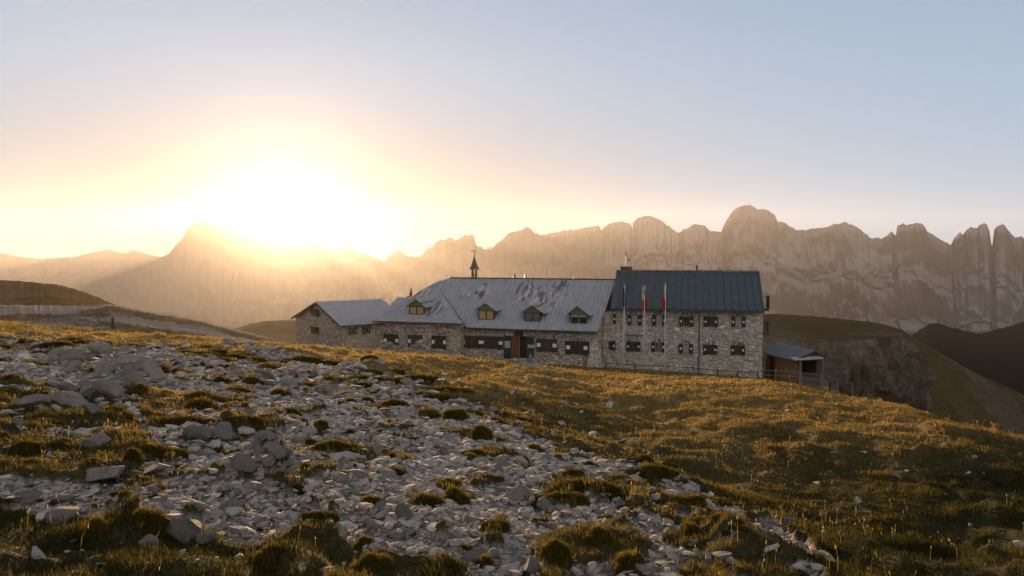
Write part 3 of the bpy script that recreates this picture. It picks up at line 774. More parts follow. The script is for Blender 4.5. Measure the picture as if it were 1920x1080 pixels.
M_glass = glass_mat("dark_window_glass", (0.018, 0.018, 0.017))
M_glass_grey = glass_mat("grey_window_glass", (0.10, 0.115, 0.12))

# ------------------------------------------------------------------ shared building pieces
def roof_plane(mb, poly, up_normal, thick=0.14, rib=None, rib_w=0.05, rib_h=0.06, mi=0, rib_off=0.0, rib_dir=None):
    """roof sheet from a planar polygon (local coordinates) with standing seams running up the slope"""
    n = Vector(up_normal).normalized(); P = [Vector(p) for p in poly]
    mb.prism([tuple(p) for p in P], tuple(-n * thick), mi)
    if not rib: return
    s = (Vector(rib_dir) if rib_dir else (Vector((0, 0, 1)) - n * n.z)).normalized(); e = s.cross(n).normalized()
    us = [(p - P[0]).dot(e) for p in P]; ss = [(p - P[0]).dot(s) for p in P]
    u = math.floor(min(us) / rib) * rib + rib_off
    while u < max(us):
        xs = []
        for i in range(len(P)):
            j = (i + 1) % len(P)
            if (us[i] - u) * (us[j] - u) < 0:
                k = (u - us[i]) / (us[j] - us[i]); xs.append(ss[i] + k * (ss[j] - ss[i]))
        if len(xs) >= 2 and max(xs) - min(xs) > 0.15:
            a = P[0] + e * u + s * (min(xs) + 0.01); b = P[0] + e * u + s * (max(xs) - 0.01)
            mb.bar(tuple(a + n * rib_h * 0.5), tuple(b + n * rib_h * 0.5), rib_w, rib_h, mi, up=tuple(n))
        u += rib

def wall_window(fr, parent, cx, cy, wpx, hpx, v, look='dark', shutter=0.28, plate='dot', arch=False, depth_scale=None, half=None, mat_sh=None, lintel=True):
    """a shuttered window on the front plane v = const, given by its place in the photo; look: what stands in the opening"""
    a = fr.hit(cx - wpx / 2, cy, v=v); b = fr.hit(cx + wpx / 2, cy, v=v); c = fr.hit(cx, cy, v=v)
    top = fr.hit(cx, cy - hpx / 2, v=v)[2]; bot = fr.hit(cx, cy + hpx / 2, v=v)[2]
    u0, u1 = a[0], b[0]; W = u1 - u0; sw = W * shutter
    p0, p1 = u0 + sw, u1 - sw
    if half == 'right': p0 = u0
    mats = {'dark': [M_frame, M_glass], 'grey': [M_frame, M_glass_grey], 'blue': [M_frame, M_pale_tint], 'board': [M_wood_dark, M_wood_brown], 'shut': [M_green_dark, M_wood_dark], 'warm': [M_frame, M_curtain_warm]}[look]
    fw = 0.05
    m = MB()
    m.box(p0, p0 + fw, v - 0.07, v - 0.004, bot, top); m.box(p1 - fw, p1, v - 0.07, v - 0.004, bot, top)
    m.box(p0 + fw, p1 - fw, v - 0.07, v - 0.004, bot, bot + fw); m.box(p0 + fw, p1 - fw, v - 0.07, v - 0.004, top - fw, top)
    if look in ('dark', 'grey', 'blue', 'warm') and p1 - p0 > 0.5:
        m.box((p0 + p1) / 2 - 0.02, (p0 + p1) / 2 + 0.02, v - 0.065, v - 0.006, bot + fw, top - fw)
    w = m.build("window", [mats[0]], parent)
    g = MB()
    if look in ('board', 'shut'):
        n = max(2, round((p1 - p0) / 0.22)); bw = (p1 - p0 - 2 * fw) / n
        for k in range(n):
            tp = top - fw + (0.09 * math.sin(math.pi * (k + 0.5) / n) if arch else 0)
            g.box(p0 + fw + k * bw + 0.006, p0 + fw + (k + 1) * bw - 0.006, v - 0.05 - 0.008 * (k % 2), v - 0.01, bot + fw, tp, 0)
        g.build("panel_boards", [mats[1]], w)
    else:
        g.box(p0 + fw, p1 - fw, v - 0.035, v - 0.008, bot + fw, top - fw, 0)
        g.build("pane", [mats[1]], w)
    sides = [(u0, u0 + sw), (u1 - sw, u1)]
    if half == 'right': sides = sides[1:]
    for (s0, s1) in sides:
        s = MB()
        s.box(s0 + 0.01, s1 - 0.01, v - 0.10, v - 0.055, bot - 0.03, top + 0.03, 0)
        s.box(s0 + 0.03, s1 - 0.03, v - 0.118, v - 0.1005, bot + 0.08, bot + 0.16, 0); s.box(s0 + 0.03, s1 - 0.03, v - 0.118, v - 0.1005, top - 0.16, top - 0.08, 0)
        mid, hh = (s0 + s1) / 2, (top - bot)
        if plate == 'dot':
            k = 10; r = 0.085; wc = (top + bot) / 2
            s.prism([(mid + r * math.cos(2 * math.pi * q / k), -0.101 + v, wc + r * 1.15 * math.sin(2 * math.pi * q / k)) for q in range(k)], (0, -0.012, 0), 1)
        elif plate == 'rect':
            wc = (top + bot) / 2 + 0.02; ph = 0.17; pw = min((s1 - s0) * 0.36, 0.17)
            s.box(mid - pw, mid + pw, v - 0.115, v - 0.1005, wc - ph, wc + ph, 1)
        s.build("shutter", [mat_sh or M_green_dark, M_white], w)
    if lintel:
        l = MB(); l.box(u0 + sw * 0.4, u1 - sw * 0.4, v - 0.03, v - 0.003, top + 0.035, top + 0.34); l.build("lintel", [M_lintel], w)
    return w
# ------------------------------------------------------------------ the two-storey block with the blue roof
FB = Frame(at(1145, 640, 66.5), math.radians(13.5))
def build_block():
    fr = FB; R = fr.empty("stone_house")
    tag(R, "two storey stone house with dark blue ribbed metal roof and rows of green shutters", "building")
    VD = 9.6; VR = VD / 2; OV = 0.55
    e0 = fr.hit(1145, 578.5, v=-OV); e1 = fr.hit(1433.5, 582, v=-OV); we = (e0[2] + e1[2]) / 2
    r0 = fr.hit(1157, 507, v=VR); r1 = fr.hit(1428, 510, v=VR); wr = (r0[2] + r1[2]) / 2
    ul, ur = e0[0], e1[0]
    wl, wrr = fr.hit(1100, 650, v=0)[0], fr.hit(1429.5, 650, v=0)[0]
    base = fr.hit(1428, 706, v=0)[2] - 2.2
    pit = (wr - we) / (VR + OV)
    wt = we + pit * OV - 0.20
    wm = ul + 0.35; wl = fr.hit(1131, 620, v=0)[0]; wlt = fr.hit(1136, 585.5, v=0)[2]
    m = MB(); m.prism([(wm, 0, base), (wm, VD, base), (wm, VD, wt), (wm, VR, wr - 0.22), (wm, 0, wt)], (wrr - wm, 0, 0))
    m.prism([(wl, 0, base), (wm - 0.002, 0, base), (wm - 0.002, 0, wlt + 0.05), (wl + 0.12, 0, wlt), (wl, 0, wlt - 0.6)], (0, 1.0, 0))
    m.build("wall", [M_stone_block], R)
    M_roof = roof_mat("blue_sheet_roof", (0.066, 0.090, 0.096), (0.085, 0.110, 0.115), rough=0.5, metal=0.25)
    r = MB(); nf = (0, -pit, 1); nb = (0, pit, 1)
    rl, rr = (ul + r0[0]) / 2 , (ur + r1[0]) / 2
    rl, rr = ul, ur
    roof_plane(r, [(rl, -OV, we), (rr, -OV, we), (rr, VR, wr), (rl, VR, wr)], nf, 0.13, 0.62, 0.085, 0.12)
    roof_plane(r, [(rl, VR, wr), (rr, VR, wr), (rr, VD + OV, we), (rl, VD + OV, we)], nb, 0.13, 0.62, 0.085, 0.12)
    rf = r.build("roof", [M_roof], R)
    k = MB(); k.bar((rl, VR, wr + 0.06), (rr, VR, wr + 0.06), 0.34, 0.07); k.build("ridge_cap", [M_metal_dark], rf)
    g = MB(); g.bar((rl, -OV - 0.075, we - 0.11), (rr, -OV - 0.075, we - 0.11), 0.14, 0.15); g.build("gutter", [M_metal_dark], rf)
    d = MB(); q = fr.hit(1311, 620, v=0)[0]; d.tube([(q, -0.12, we - 0.15), (q, -0.12, base + 1)], 0.05, 8); d.build("downpipe", [M_metal_dark], R)
    looks_up = [(1190, 600, 'blue'), (1236, 600.5, 'blue'), (1287, 602.5, 'dark'), (1332.5, 603, 'shut'), (1384.5, 603.5, 'blue')]
    looks_dn = [(1187.5, 649.5, 'shut'), (1234.5, 650.5, 'grey'), (1286, 653.5, 'blue'), (1331.5, 655.5, 'shut'), (1383.5, 656.5, 'board')]
    for (x, y, lk) in looks_up: wall_window(fr, R, x, y, 27.2, 18.5, 0, lk)
    for (x, y, lk) in looks_dn: wall_window(fr, R, x, y, 27.2, 17.5, 0, lk)
    wall_window(fr, R, 1149, 598, 13, 17.5, 0, 'warm', shutter=0.5, half='right', lintel=False)
    wall_window(fr, R, 1148, 648, 13, 16.5, 0, 'shut', shutter=0.5, half='right', lintel=False)
    # green sill beam between the storeys
    a = fr.hit(1172, 628, v=0); b = fr.hit(1207, 629, v=0)
    s = MB(); s.box(a[0], b[0], -0.09, -0.003, a[2] - 0.07, a[2] + 0.07); s.build("ledge", [simple_mat("mossy_ledge", (0.10, 0.11, 0.085), 0.9, 0.3, 5)], R)
    # chimney with tin cowl on the ridge
    c = fr.hit(1306, 509, v=VR)
    ch = MB(); ch.tube([(c[0], VR, wr - 0.2), (c[0], VR, wr + 0.42)], 0.10, 12); ch.tube([(c[0], VR, wr + 0.42), (c[0], VR, wr + 0.5), (c[0], VR, wr + 0.55)], [0.17, 0.17, 0.05], 12)
    ch.build("chimney", [M_metal_dark, ], rf, True)
    # low brick chimney with slab lid, left on the ridge
    c = fr.hit(1174, 508, v=VR); ww = 0.52
    ch = MB(); ch.box(c[0] - ww + .06, c[0] + ww - .06, VR - 0.3, VR + 0.3, wr - 0.3, wr + 0.12, 0); ch.box(c[0] - ww, c[0] + ww, VR - 0.36, VR + 0.36, wr + 0.123, wr + 0.42, 1)
    ch.build("chimney", [simple_mat("red_brick", (0.17, 0.09, 0.065), 0.9, 0.3, 8), M_metal_dark], rf)
    # balconies on the gable end
    for (py0, py1, solid) in ((556, 580, True), (603, 624, False)):
        t_ = fr.hit(1438, py0, v=2.0)[2]; b_ = fr.hit(1438, py1, v=2.0)[2]
        bal = MB(); x0, x1 = wrr + 0.003, wrr + 0.62
        bal.box(x0, x1, 1.2, 3.2, b_ - 0.08, b_)
        for yy in np.linspace(1.25, 3.15, 9 if solid else 4): bal.box(x1 - 0.05, x1, yy - 0.025, yy + 0.025, b_ + 0.003, t_ - 0.003)
        bal.box(x1 - 0.07, x1 + 0.02, 1.2, 3.2, t_, t_ + 0.06); bal.box(x0, x1 - 0.073, 1.2, 1.25, t_, t_ + 0.05); bal.box(x0, x1 - 0.073, 1.2, 1.25, b_ + 0.4, b_ + 0.44)
        if solid: bal.box(x1 + 0.003, x1 + 0.02, 1.22, 3.18, b_, t_ - 0.01)
        bal.build("balcony", [M_wood_dark], R)
    # aerial mast beside the low chimney: stands on the roof as a thing of its own
    A = Frame(fr.world((c[0] + 0.02, VR, 0)), fr.th); wt_ = wr + 0.42
    E = empty("aerial_mast", tuple(A.world((0, 0, wt_))), -A.th)
    tag(E, "thin dark aerial mast with a ring, rod antenna and small dish on the block's chimney", "antenna")
    m = MB(); m.tube([(0, 0, -0.02), (0, 0, 1.12)], 0.05, 8)
    m.build("pole", [M_metal_dark], E)
    m = MB(); n = 16; m.tube([(-0.06 + 0.1 * math.cos(2 * math.pi * k / n), 0, 1.20 + 0.14 * math.sin(2 * math.pi * k / n)) for k in range(n + 1)], 0.04, 6, caps=False)
    m.build("ring", [M_metal_dark], E)
    m = MB(); m.tube([(0, 0, 1.02), (0.62, 0, 1.02)], 0.02, 6)
    for q in np.linspace(0.08, 0.58, 6): m.tube([(q, 0, 0.88), (q, 0, 1.16)], 0.013, 5)
    m.build("antenna", [M_metal], E)
    m = MB(); m.tube([(0, 0, 0.33), (0.22, 0, 0.33)], 0.016, 6); m.tube([(0.16, 0, 0.72), (0.32, 0, 0.50)], 0.075, 8); m.tube([(0.24, 0, 0.34), (0.36, 0, 0.34)], [0.075, 0.075], 10, 1)
    m.build("dish_arm", [M_metal_dark, M_white], E)
build_block()

# ------------------------------------------------------------------ the long lodge with dormers
FL = Frame(at(865, 640, 69.0), math.radians(17.0))
def build_lodge():
    fr = FL; R = fr.empty("stone_lodge")
    tag(R, "long low stone lodge with patched grey metal roof, four green dormers and brown door", "building")
    VD = 12.6; VR = 6.3; OV = 0.5; VW = -1.15
    e0 = fr.hit(865, 612.8, v=-OV); e1 = fr.hit(1120, 622, v=-OV); we = (e0[2] + e1[2]) / 2
    r0 = fr.hit(845, 521, v=VR); r1 = fr.hit(1155, 524.2, v=VR); wr = (r0[2] + r1[2]) / 2
    pit = (wr - we) / (VR + OV); nf = (0, -pit, 1)
    base = fr.hit(1120, 688, v=0)[2] - 2.5
    uR = fr.hit(1124, 650, v=0)[0]
    P = fr.hitplane(815, 530, (0, -OV, we), nf)
    roofR_e, roofR_r = e1[0], r1[0]
    # wing roof: from its own higher eave up to P
    wv = VW - 0.45
    we2 = fr.hit(800, 604, v=wv)[2]
    pit2 = (P[2] - we2) / (P[1] - wv); n2 = (0, -pit2, 1)
    h0 = fr.hitplane(694, 602.5, (0, wv, we2), n2); h0 = (h0[0], wv, we2)
    h1 = (fr.hit(867, 605, v=wv)[0], wv, we2)
    # right edge of the wing roof runs back until it meets the main slope
    vx = (we2 - we + pit * OV + 0 - 0) ; 
    # line on wing plane at u = h1.u : w = we2 + pit2 (v - wv); main: w = we + pit (v + OV)
    vj = (we2 - pit2 * wv - we - pit * OV) / (pit - pit2); J = (h1[0], vj, we + pit * (vj + OV))
    print("lodge we", we, "wr", wr, "pit", pit, "pit2", pit2, "P", P, "vj", vj, "h0", h0, "h1", h1)
    blobs = []
    for (bx, by, rx, ry) in ((1033, 551, 32, 30), (990, 545, 26, 22), (1000, 556, 12, 22), (905, 545, 14, 16), (872, 553, 9, 12), (1050, 535, 18, 14), (820, 575, 26, 16), (798, 552, 16, 14)):
        q = fr.hitplane(bx, by, (0, -OV, we), nf); q2 = fr.hitplane(bx + rx, by, (0, -OV, we), nf); q3 = fr.hitplane(bx, by - ry, (0, -OV, we), nf)
        blobs.append((q[0], q[2], abs(q2[0] - q[0]), abs(q3[2] - q[2])))
    M_roof = roof_mat("grey_sheet_roof", (0.30, 0.315, 0.34), (0.42, 0.43, 0.44), 0.55, blobs, 0.9, 0.6, 0.1)
    rb = MB()
    right_r = (roofR_r, VR, wr)
    if vj > wv and vj < P[1]:
        main = [(h1[0], -OV, we), (roofR_e, -OV, we), right_r, (r0[0], VR, wr), tuple(P), J]
    else:
        main = [(h1[0], -OV, we), (roofR_e, -OV, we), right_r, (r0[0], VR, wr), tuple(P)]
    roof_plane(rb, main, nf, 0.10, 0.36, 0.05, 0.065)
    wing = [h0, h1, J, tuple(P)] if vj < P[1] else [h0, h1, tuple(P)]
    roof_plane(rb, wing, n2, 0.10, 0.36, 0.035, 0.045, rib_dir=(0.30, 1, pit2))
    # back slope and the hip behind
    bL = (h0[0] + 1.0, VD + OV, we)
    rb.add([(r0[0], VR, wr), right_r, (roofR_e, VD + OV, we), bL], [(0, 1, 2, 3)])
    rb.add([tuple(P), (r0[0], VR, wr), bL, (h0[0], wv + 0.3, we2 - 0.02)], [(0, 1, 2), (0, 2, 3)])
    rf = rb.build("roof", [M_roof], R)
    k = MB(); k.bar((r0[0], VR, wr + 0.03), (roofR_r, VR, wr + 0.03), 0.3, 0.09); k.build("ridge_cap", [M_metal_dark], rf)
    g = MB(); g.bar((h1[0] + 0.05, -OV - 0.065, we - 0.09), (roofR_e, -OV - 0.065, we - 0.09), 0.12, 0.12); g.build("gutter", [M_metal_dark], rf)
    g = MB(); g.bar((h0[0], wv - 0.065, we2 - 0.09), (h1[0], wv - 0.065, we2 - 0.09), 0.12, 0.12); g.build("gutter", [M_metal_dark], rf)
    # walls
    wt = we + pit * OV - 0.16; wt2 = we2 + pit2 * 0.45 - 0.16
    uW0, uW1 = fr.hit(704, 640, v=VW)[0], fr.hit(862.5, 640, v=VW)[0]
    m = MB(); m.prism([(uW1 - 0.6, 0, base), (uW1 - 0.6, VD, base), (uW1 - 0.6, VD, wt), (uW1 - 0.6, VR, wr - 0.2), (uW1 - 0.6, 0, wt)], (uR - uW1 + 0.6, 0, 0))
    m.box(uW0, uW1, VW, VD - 2, base, wt2 - 0.02)
    m.build("wall", [M_stone_lodge], R)
    # buttress at the right corner
    b0, b1, b2, b3 = fr.hit(1098, 690, v=-0.7), fr.hit(1133.5, 690, v=-0.7), fr.hit(1108, 638, v=-0.003), fr.hit(1121, 638, v=-0.003)
    q = MB(); q.add([(b0[0], -0.75, base + 1.2), (b1[0], -0.75, base + 1.2), (b1[0], 0.4, base + 1.2), (b0[0], -0.003, base + 1.2), (b2[0], -0.10, b2[2]), (b3[0], -0.10, b2[2]), (b3[0], 0.4, b2[2]), (b2[0], -0.003, b2[2])],
                  [(0, 3, 2, 1), (4, 5, 6, 7), (0, 1, 5, 4), (1, 2, 6, 5), (2, 3, 7, 6), (3, 0, 4, 7)])
    q.build("buttress", [masonry("buttress_masonry", [tuple(min(1, x * 1.25) for x in c) for c in LIME], (0.10, 0.09, 0.08), 3.4, 4.2, 5.0)], R)
    # wing windows with closed boards
    for (x, y) in ((734, 638.5), (779.5, 640), (823.5, 641.5)):
        wall_window(fr, R, x, y, 28, 23.5, VW, 'board', shutter=0.24, plate='rect', arch=True)
    # right-hand pair
    wall_window(fr, R, 1025.5, 647.5, 40, 23, 0, 'board', shutter=0.26, plate='rect', arch=True)
    wall_window(fr, R, 1082, 652, 44, 23.5, 0, 'board', shutter=0.26, plate='rect', arch=True)
    # long band of boarded windows left of the door
    a = fr.hit(865.5, 642, v=0); b = fr.hit(944, 642, v=0); tp = fr.hit(900, 630, v=0)[2]; bt = fr.hit(905, 653, v=0)[2]
    m = MB(); m.box(a[0], b[0], -0.06, -0.003, bt, bt + 0.06); m.box(a[0], b[0], -0.06, -0.003, tp - 0.06, tp)
    W = m.build("window", [M_wood_dark], R, label="long band of boarded windows")
    segs = [(865.5, 873.5, 's'), (874, 896, 'b'), (896.5, 909, 's'), (909.5, 934, 'b'), (934.5, 944, 's')]
    for (x0, x1, kd) in segs:
        u0, u1 = fr.hit(x0, 642, v=0)[0], fr.hit(x1, 642, v=0)[0]
        if kd == 's':
            s = MB(); s.box(u0, u1, -0.10, -0.062, bt - 0.02, tp + 0.02, 0); c = (u0 + u1) / 2; wd = min(0.28, (u1 - u0) * 0.36); wc = (bt + tp) / 2
            s.box(c - wd, c + wd, -0.113, -0.1005, wc - 0.15, wc + 0.15, 1); s.build("shutter", [M_green_dark, M_white], W)
        else:
            s = MB(); n = 5; bw = (u1 - u0) / n
            for k_ in range(n): s.box(u0 + k_ * bw + 0.006, u0 + (k_ + 1) * bw - 0.006, -0.05 - 0.008 * (k_ % 2), -0.01, bt + 0.062, tp - 0.062)
            s.build("panel_boards", [M_wood_brown], W)
    # entrance: green side panels, open red-brown leaf, dark opening, beam above
    def rect(x0, x1, y0, y1, v0, v1, mat, name, parent, extra=None):
        A = fr.hit(x0, (y0 + y1) / 2, v=0); B = fr.hit(x1, (y0 + y1) / 2, v=0); T = fr.hit((x0 + x1) / 2, y0, v=0)[2]; Bt = fr.hit((x0 + x1) / 2, y1, v=0)[2]
        s = MB(); s.box(A[0], B[0], v0, v1, Bt, T)
        if extra: extra(s, A[0], B[0], Bt, T)
        return s.build(name, mat, parent)
    def frame_bars(s, u0, u1, w0, w1):
        s.box(u0 - 0.06, u0 - 0.003, -0.10, -0.003, w0, w1 + 0.08, 1); s.box(u1 + 0.003, u1 + 0.06, -0.10, -0.003, w0, w1 + 0.08, 1)
    D = rect(974.5, 988, 630.5, 671, -0.012, -0.004, [simple_mat("dark_hall", (0.012, 0.008, 0.006), 0.9, 0.2)], "doorway", R)
    def leaf(s, u0, u1, w0, w1):
        for k_ in range(4):
            x = u0 + (u1 - u0) * (k_ + 0.5) / 4; s.box(x - (u1 - u0) / 9, x + (u1 - u0) / 9, -0.085, -0.0705, w0 + 0.15, w1 - 0.15)
    rect(960, 973.5, 630, 671, -0.07, -0.006, [M_wood_red], "door", R, leaf)
    def poster(s, u0, u1, w0, w1):
        s.box(u0 + 0.10, u1 - 0.08, -0.10, -0.0805, w0 + 1.0, w0 + 1.62, 1)
    rect(944.8, 959, 629.5, 672, -0.08, -0.004, [M_green_dark, simple_mat("poster_paper", (0.30, 0.31, 0.26), 0.7, 0.25, 9)], "entrance_panel", R, poster)
    def notice(s, u0, u1, w0, w1):
        for dx in (0.08, 0.28, 0.48):
            s.box(u0 + dx, u0 + dx + 0.15, -0.10, -0.0805, w0 + 1.02, w0 + 1.32, 1)
    rect(988.6, 1001, 631, 673, -0.08, -0.004, [M_green_dark, simple_mat("notice_paper", (0.42, 0.43, 0.40), 0.7, 0.3, 12)], "entrance_panel", R, notice)
    rect(966, 980.5, 620.5, 630, -0.22, -0.004, [M_wood_dark], "porch_beam", R)
    lm = MB(); q0 = fr.hit(985, 628.5, v=0); lm.tube([(q0[0], -0.003, q0[2]), (q0[0], -0.2, q0[2])], [0.03, 0.07], 8); lm.build("wall_lamp", [M_white], R)
    lm = MB(); q0 = fr.hit(807, 607.5, v=VW); lm.tube([(q0[0], VW - 0.003, q0[2]), (q0[0], VW - 0.28, q0[2] - 0.05)], [0.025, 0.10], 8); lm.build("wall_lamp", [M_white], R)
    # skylight
    sk = [fr.hitplane(x, y, (0, -OV, we), nf) for (x, y) in ((957, 560), (969, 560.5), (969.5, 552), (957.5, 551.5))]
    s = MB(); nn = Vector(nf).normalized(); s.prism([tuple(Vector(p) + nn * 0.075) for p in sk], tuple(-nn * 0.07)); s.build("skylight", [simple_mat("skylight_pane", (0.30, 0.26, 0.25), 0.3, 0.1)], rf)
    # dormers
    for (ax, ay, ex0, ex1, ey, wx0, wx1, wy0, wy1, lk) in (
            (782, 557.5, 763.5, 800, 572, 768, 796, 574.5, 589, M_curtain_warm), (911.5, 565, 892, 931.5, 578.5, 897, 926.5, 582.5, 598.5, M_curtain_warm),
            (998.5, 569.5, 977, 1021, 583.5, 984, 1013, 586.5, 602, M_glass_grey), (1083.5, 570.5, 1063, 1106, 586.5, 1070, 1101.5, 590, 606.5, M_glass)):
        pl = ((0, -OV, we), nf) if ax > 850 else ((0, wv, we2), n2); pt = pit if ax > 850 else pit2
        bp = fr.hitplane((wx0 + wx1) / 2, wy1 + 0.5, *pl); vd = bp[1]
        D_ = MB(); ap = fr.hit(ax, ay + 1.5, v=vd); E0 = fr.hit(ex0 + 3, ey, v=vd); E1 = fr.hit(ex1 - 3, ey, v=vd); W0 = fr.hit(wx0, wy1, v=vd); W1 = fr.hit(wx1, wy1, v=vd); WT = fr.hit((wx0 + wx1) / 2, wy0, v=vd)[2]
        eh = (E0[2] + E1[2]) / 2; c = (W0[0] + W1[0]) / 2
        # body: cheeks and green gable
        back = lambda w: vd + (w - bp[2]) / pt
        D_.prism([(W0[0], vd + 0.01, bp[2] - 0.2), (W1[0], vd + 0.01, bp[2] - 0.2), (W1[0], vd + 0.01, eh), (ap[0], vd + 0.01, ap[2] - 0.1), (W0[0], vd + 0.01, eh)], (0, back(eh) - vd, 0))
        dm = D_.build("dormer", [M_green], R)
        G = MB(); G.prism([(E0[0], vd - 0.05, eh - 0.06), (E1[0], vd - 0.05, eh - 0.06), (ap[0], vd - 0.05, ap[2] - 0.09)], (0, 0.055, 0))
        for k_ in range(9):
            x = E0[0] + (E1[0] - E0[0]) * (k_ + 0.5) / 9; hgt = (ap[2] - 0.16 - eh) * (1 - abs(x - ap[0]) / ((E1[0] - E0[0]) / 2))
            if hgt > 0.1: G.box(x - 0.012, x + 0.012, vd - 0.066, vd - 0.0505, eh - 0.05, eh + hgt)
        G.build("gable_board", [M_green], dm)
        T = MB(); oh = 0.32
        for (Ex, sg) in ((E0, -1), (E1, 1)):
            du, dw = Ex[0] - ap[0], eh - ap[2]; L = math.hypot(du, dw); xu = Ex[0] + du / L * oh; xw = eh + dw / L * oh
            nn = Vector((-dw * sg, 0, abs(du))).normalized(); nn = Vector((sg * abs(dw), 0, abs(du))).normalized()
            roof_plane(T, [(ap[0], vd - 0.34, ap[2]), (xu, vd - 0.34, xw), (xu, back(xw) + 0.1, xw), (ap[0], back(ap[2]) + 0.1, ap[2])], tuple(nn), 0.06, 0.4, 0.03, 0.035, rib_dir=(du * -1, 0, -dw))
        T.build("dormer_roof", [M_roof], dm)
        wn_ = MB(); ft = 0.06
        wn_.box(W0[0], W1[0], vd - 0.045, vd + 0.005, W0[2] - 0.02, W0[2] + ft, 0); wn_.box(W0[0], W1[0], vd - 0.045, vd + 0.005, WT - ft, WT, 0)
        for x in (W0[0], c - 0.06, W1[0] - 0.09): wn_.box(x, x + 0.09 + 0.03 * (x == c - 0.06), vd - 0.05, vd + 0.005, W0[2] + ft + 0.001, WT - ft - 0.001, 0)
        ww = wn_.build("dormer_window", [M_wood_dark if lk is not M_glass else M_green], dm)
        # panes go straight into the window's own mesh group as a sub-mesh of the dormer
        for (x0, x1) in ((W0[0] + 0.092, c - 0.062), (c + 0.062, W1[0] - 0.092)):
            pn = MB(); pn.box(x0, x1, vd - 0.02, vd + 0.004, W0[2] + ft, WT - ft - (0.16 if lk is M_glass else 0), 0)
            if lk is M_glass: pn.box(x0, x1, vd - 0.03, vd + 0.004, WT - ft - 0.158, WT - ft, 1)
            pn.build("pane", [lk, M_pale_tint], dm)
    # chimneys along the ridge
    for (x, hh, mt, rad) in ((964.5, 0.42, M_metal_dark, 0.10), (985.5, 0.46, M_metal, 0.11), (1076.5, 0.32, M_white, 0.13)):
        c = fr.hit(x, 522, v=VR); ch = MB()
        ch.tube([(c[0], VR, wr - 0.2), (c[0], VR, wr + hh * 0.75)], rad, 12); ch.tube([(c[0], VR, wr + hh * 0.75), (c[0], VR, wr + hh * 0.82), (c[0], VR, wr + hh)], [rad * 1.5, rad * 1.5, rad * 0.4], 12)
        ch.build("chimney", [mt], rf, True)
    c = fr.hit(770.5, 556, v=2.2)
    ch = MB(); ch.box(c[0] - 0.32, c[0] + 0.32, 1.9, 2.5, c[2] - 1.6, c[2] + 0.10, 0); ch.tube([(c[0], 2.2, c[2] + 0.101), (c[0] - 0.02, 2.2, c[2] + 0.35), (c[0], 2.2, c[2] + 0.40), (c[0] + 0.03, 2.2, c[2] + 0.42), (c[0] + 0.03, 2.2, c[2] + 0.8)], [0.14, 0.14, 0.16, 0.07, 0.08], 10, 1)
    ch.build("chimney", [M_stone_lodge, M_metal_dark], rf)
    # little side dormer seen from behind the hip
    a0 = fr.hit(746.5, 557, v=3.2); b0 = fr.hit(741, 567, v=3.2)
    s = MB(); L = 3.2; s.prism([(a0[0], 3.2, a0[2]), (b0[0], 2.3, b0[2]), (b0[0], 2.3, b0[2] - 1.2), (b0[0], 4.1, b0[2] - 1.2), (b0[0], 4.1, b0[2])], (L, 0, 0))
    s.build("dormer", [M_roof], R)
    # bell turret riding the ridge
    c = fr.hit(889.5, 521, v=VR); B = MB(); z0 = wr - 0.1; hs = 0.19
    h_post = fr.hit(889.5, 505, v=VR)[2]; h_tip = fr.hit(889.5, 480, v=VR)[2]; h_ball = fr.hit(889.5, 475.5, v=VR)[2]; h_vane = fr.hit(889.5, 470.3, v=VR)[2]
    for du in (-hs, hs):
        for dv in (-hs, hs): B.bar((c[0] + du, VR + dv, z0), (c[0] + du, VR + dv, h_post), 0.09)
    B.box(c[0] - hs + 0.046, c[0] + hs - 0.046, VR - hs - 0.03, VR - hs + 0.03, z0 + 0.36, z0 + 0.44); B.box(c[0] - hs + 0.046, c[0] + hs - 0.046, VR + hs - 0.03, VR + hs + 0.03, z0 + 0.36, z0 + 0.44)
    tr = B.build("bell_turret", [M_wood_dark], R)
    S = MB(); n = 8; rings = [(0.53, h_post - 0.02), (0.50, h_post + 0.05), (0.36, h_post + 0.32), (0.22, h_post + 0.70), (0.035, h_tip)]
    vs = [(c[0] + r * math.cos(2 * math.pi * (k_ + .5) / n), VR + r * math.sin(2 * math.pi * (k_ + .5) / n), z) for (r, z) in rings for k_ in range(n)]
    S.add(vs, [(i * n + k_, i * n + (k_ + 1) % n, (i + 1) * n + (k_ + 1) % n, (i + 1) * n + k_) for i in range(len(rings) - 1) for k_ in range(n)] + [tuple(range(n - 1, -1, -1)), tuple(range((len(rings) - 1) * n, len(rings) * n))])
    S.build("spire", [simple_mat("spire_shingle", (0.10, 0.09, 0.085), 0.8, 0.3, 12)], tr)
    Vn = MB(); Vn.tube([(c[0], VR, h_tip - 0.05), (c[0], VR, h_vane + 0.15)], 0.018, 6)
    Vn.tube([(c[0], VR, h_ball - 0.08), (c[0], VR, h_ball - 0.05), (c[0], VR, h_ball), (c[0], VR, h_ball + 0.05), (c[0], VR, h_ball + 0.08)], [0.02, 0.065, 0.085, 0.065, 0.02], 10)
    Vn.bar((c[0] - 0.36, VR, h_vane), (c[0] + 0.18, VR, h_vane), 0.03, 0.05); Vn.bar((c[0] - 0.28, VR, h_vane - 0.10), (c[0] + 0.06, VR, h_vane - 0.10), 0.02, 0.05); Vn.bar((c[0] - 0.28, VR, h_vane - 0.10), (c[0] - 0.34, VR, h_vane - 0.02), 0.02, 0.03)
    Vn.build("weather_vane", [M_metal_dark], tr)
build_lodge()

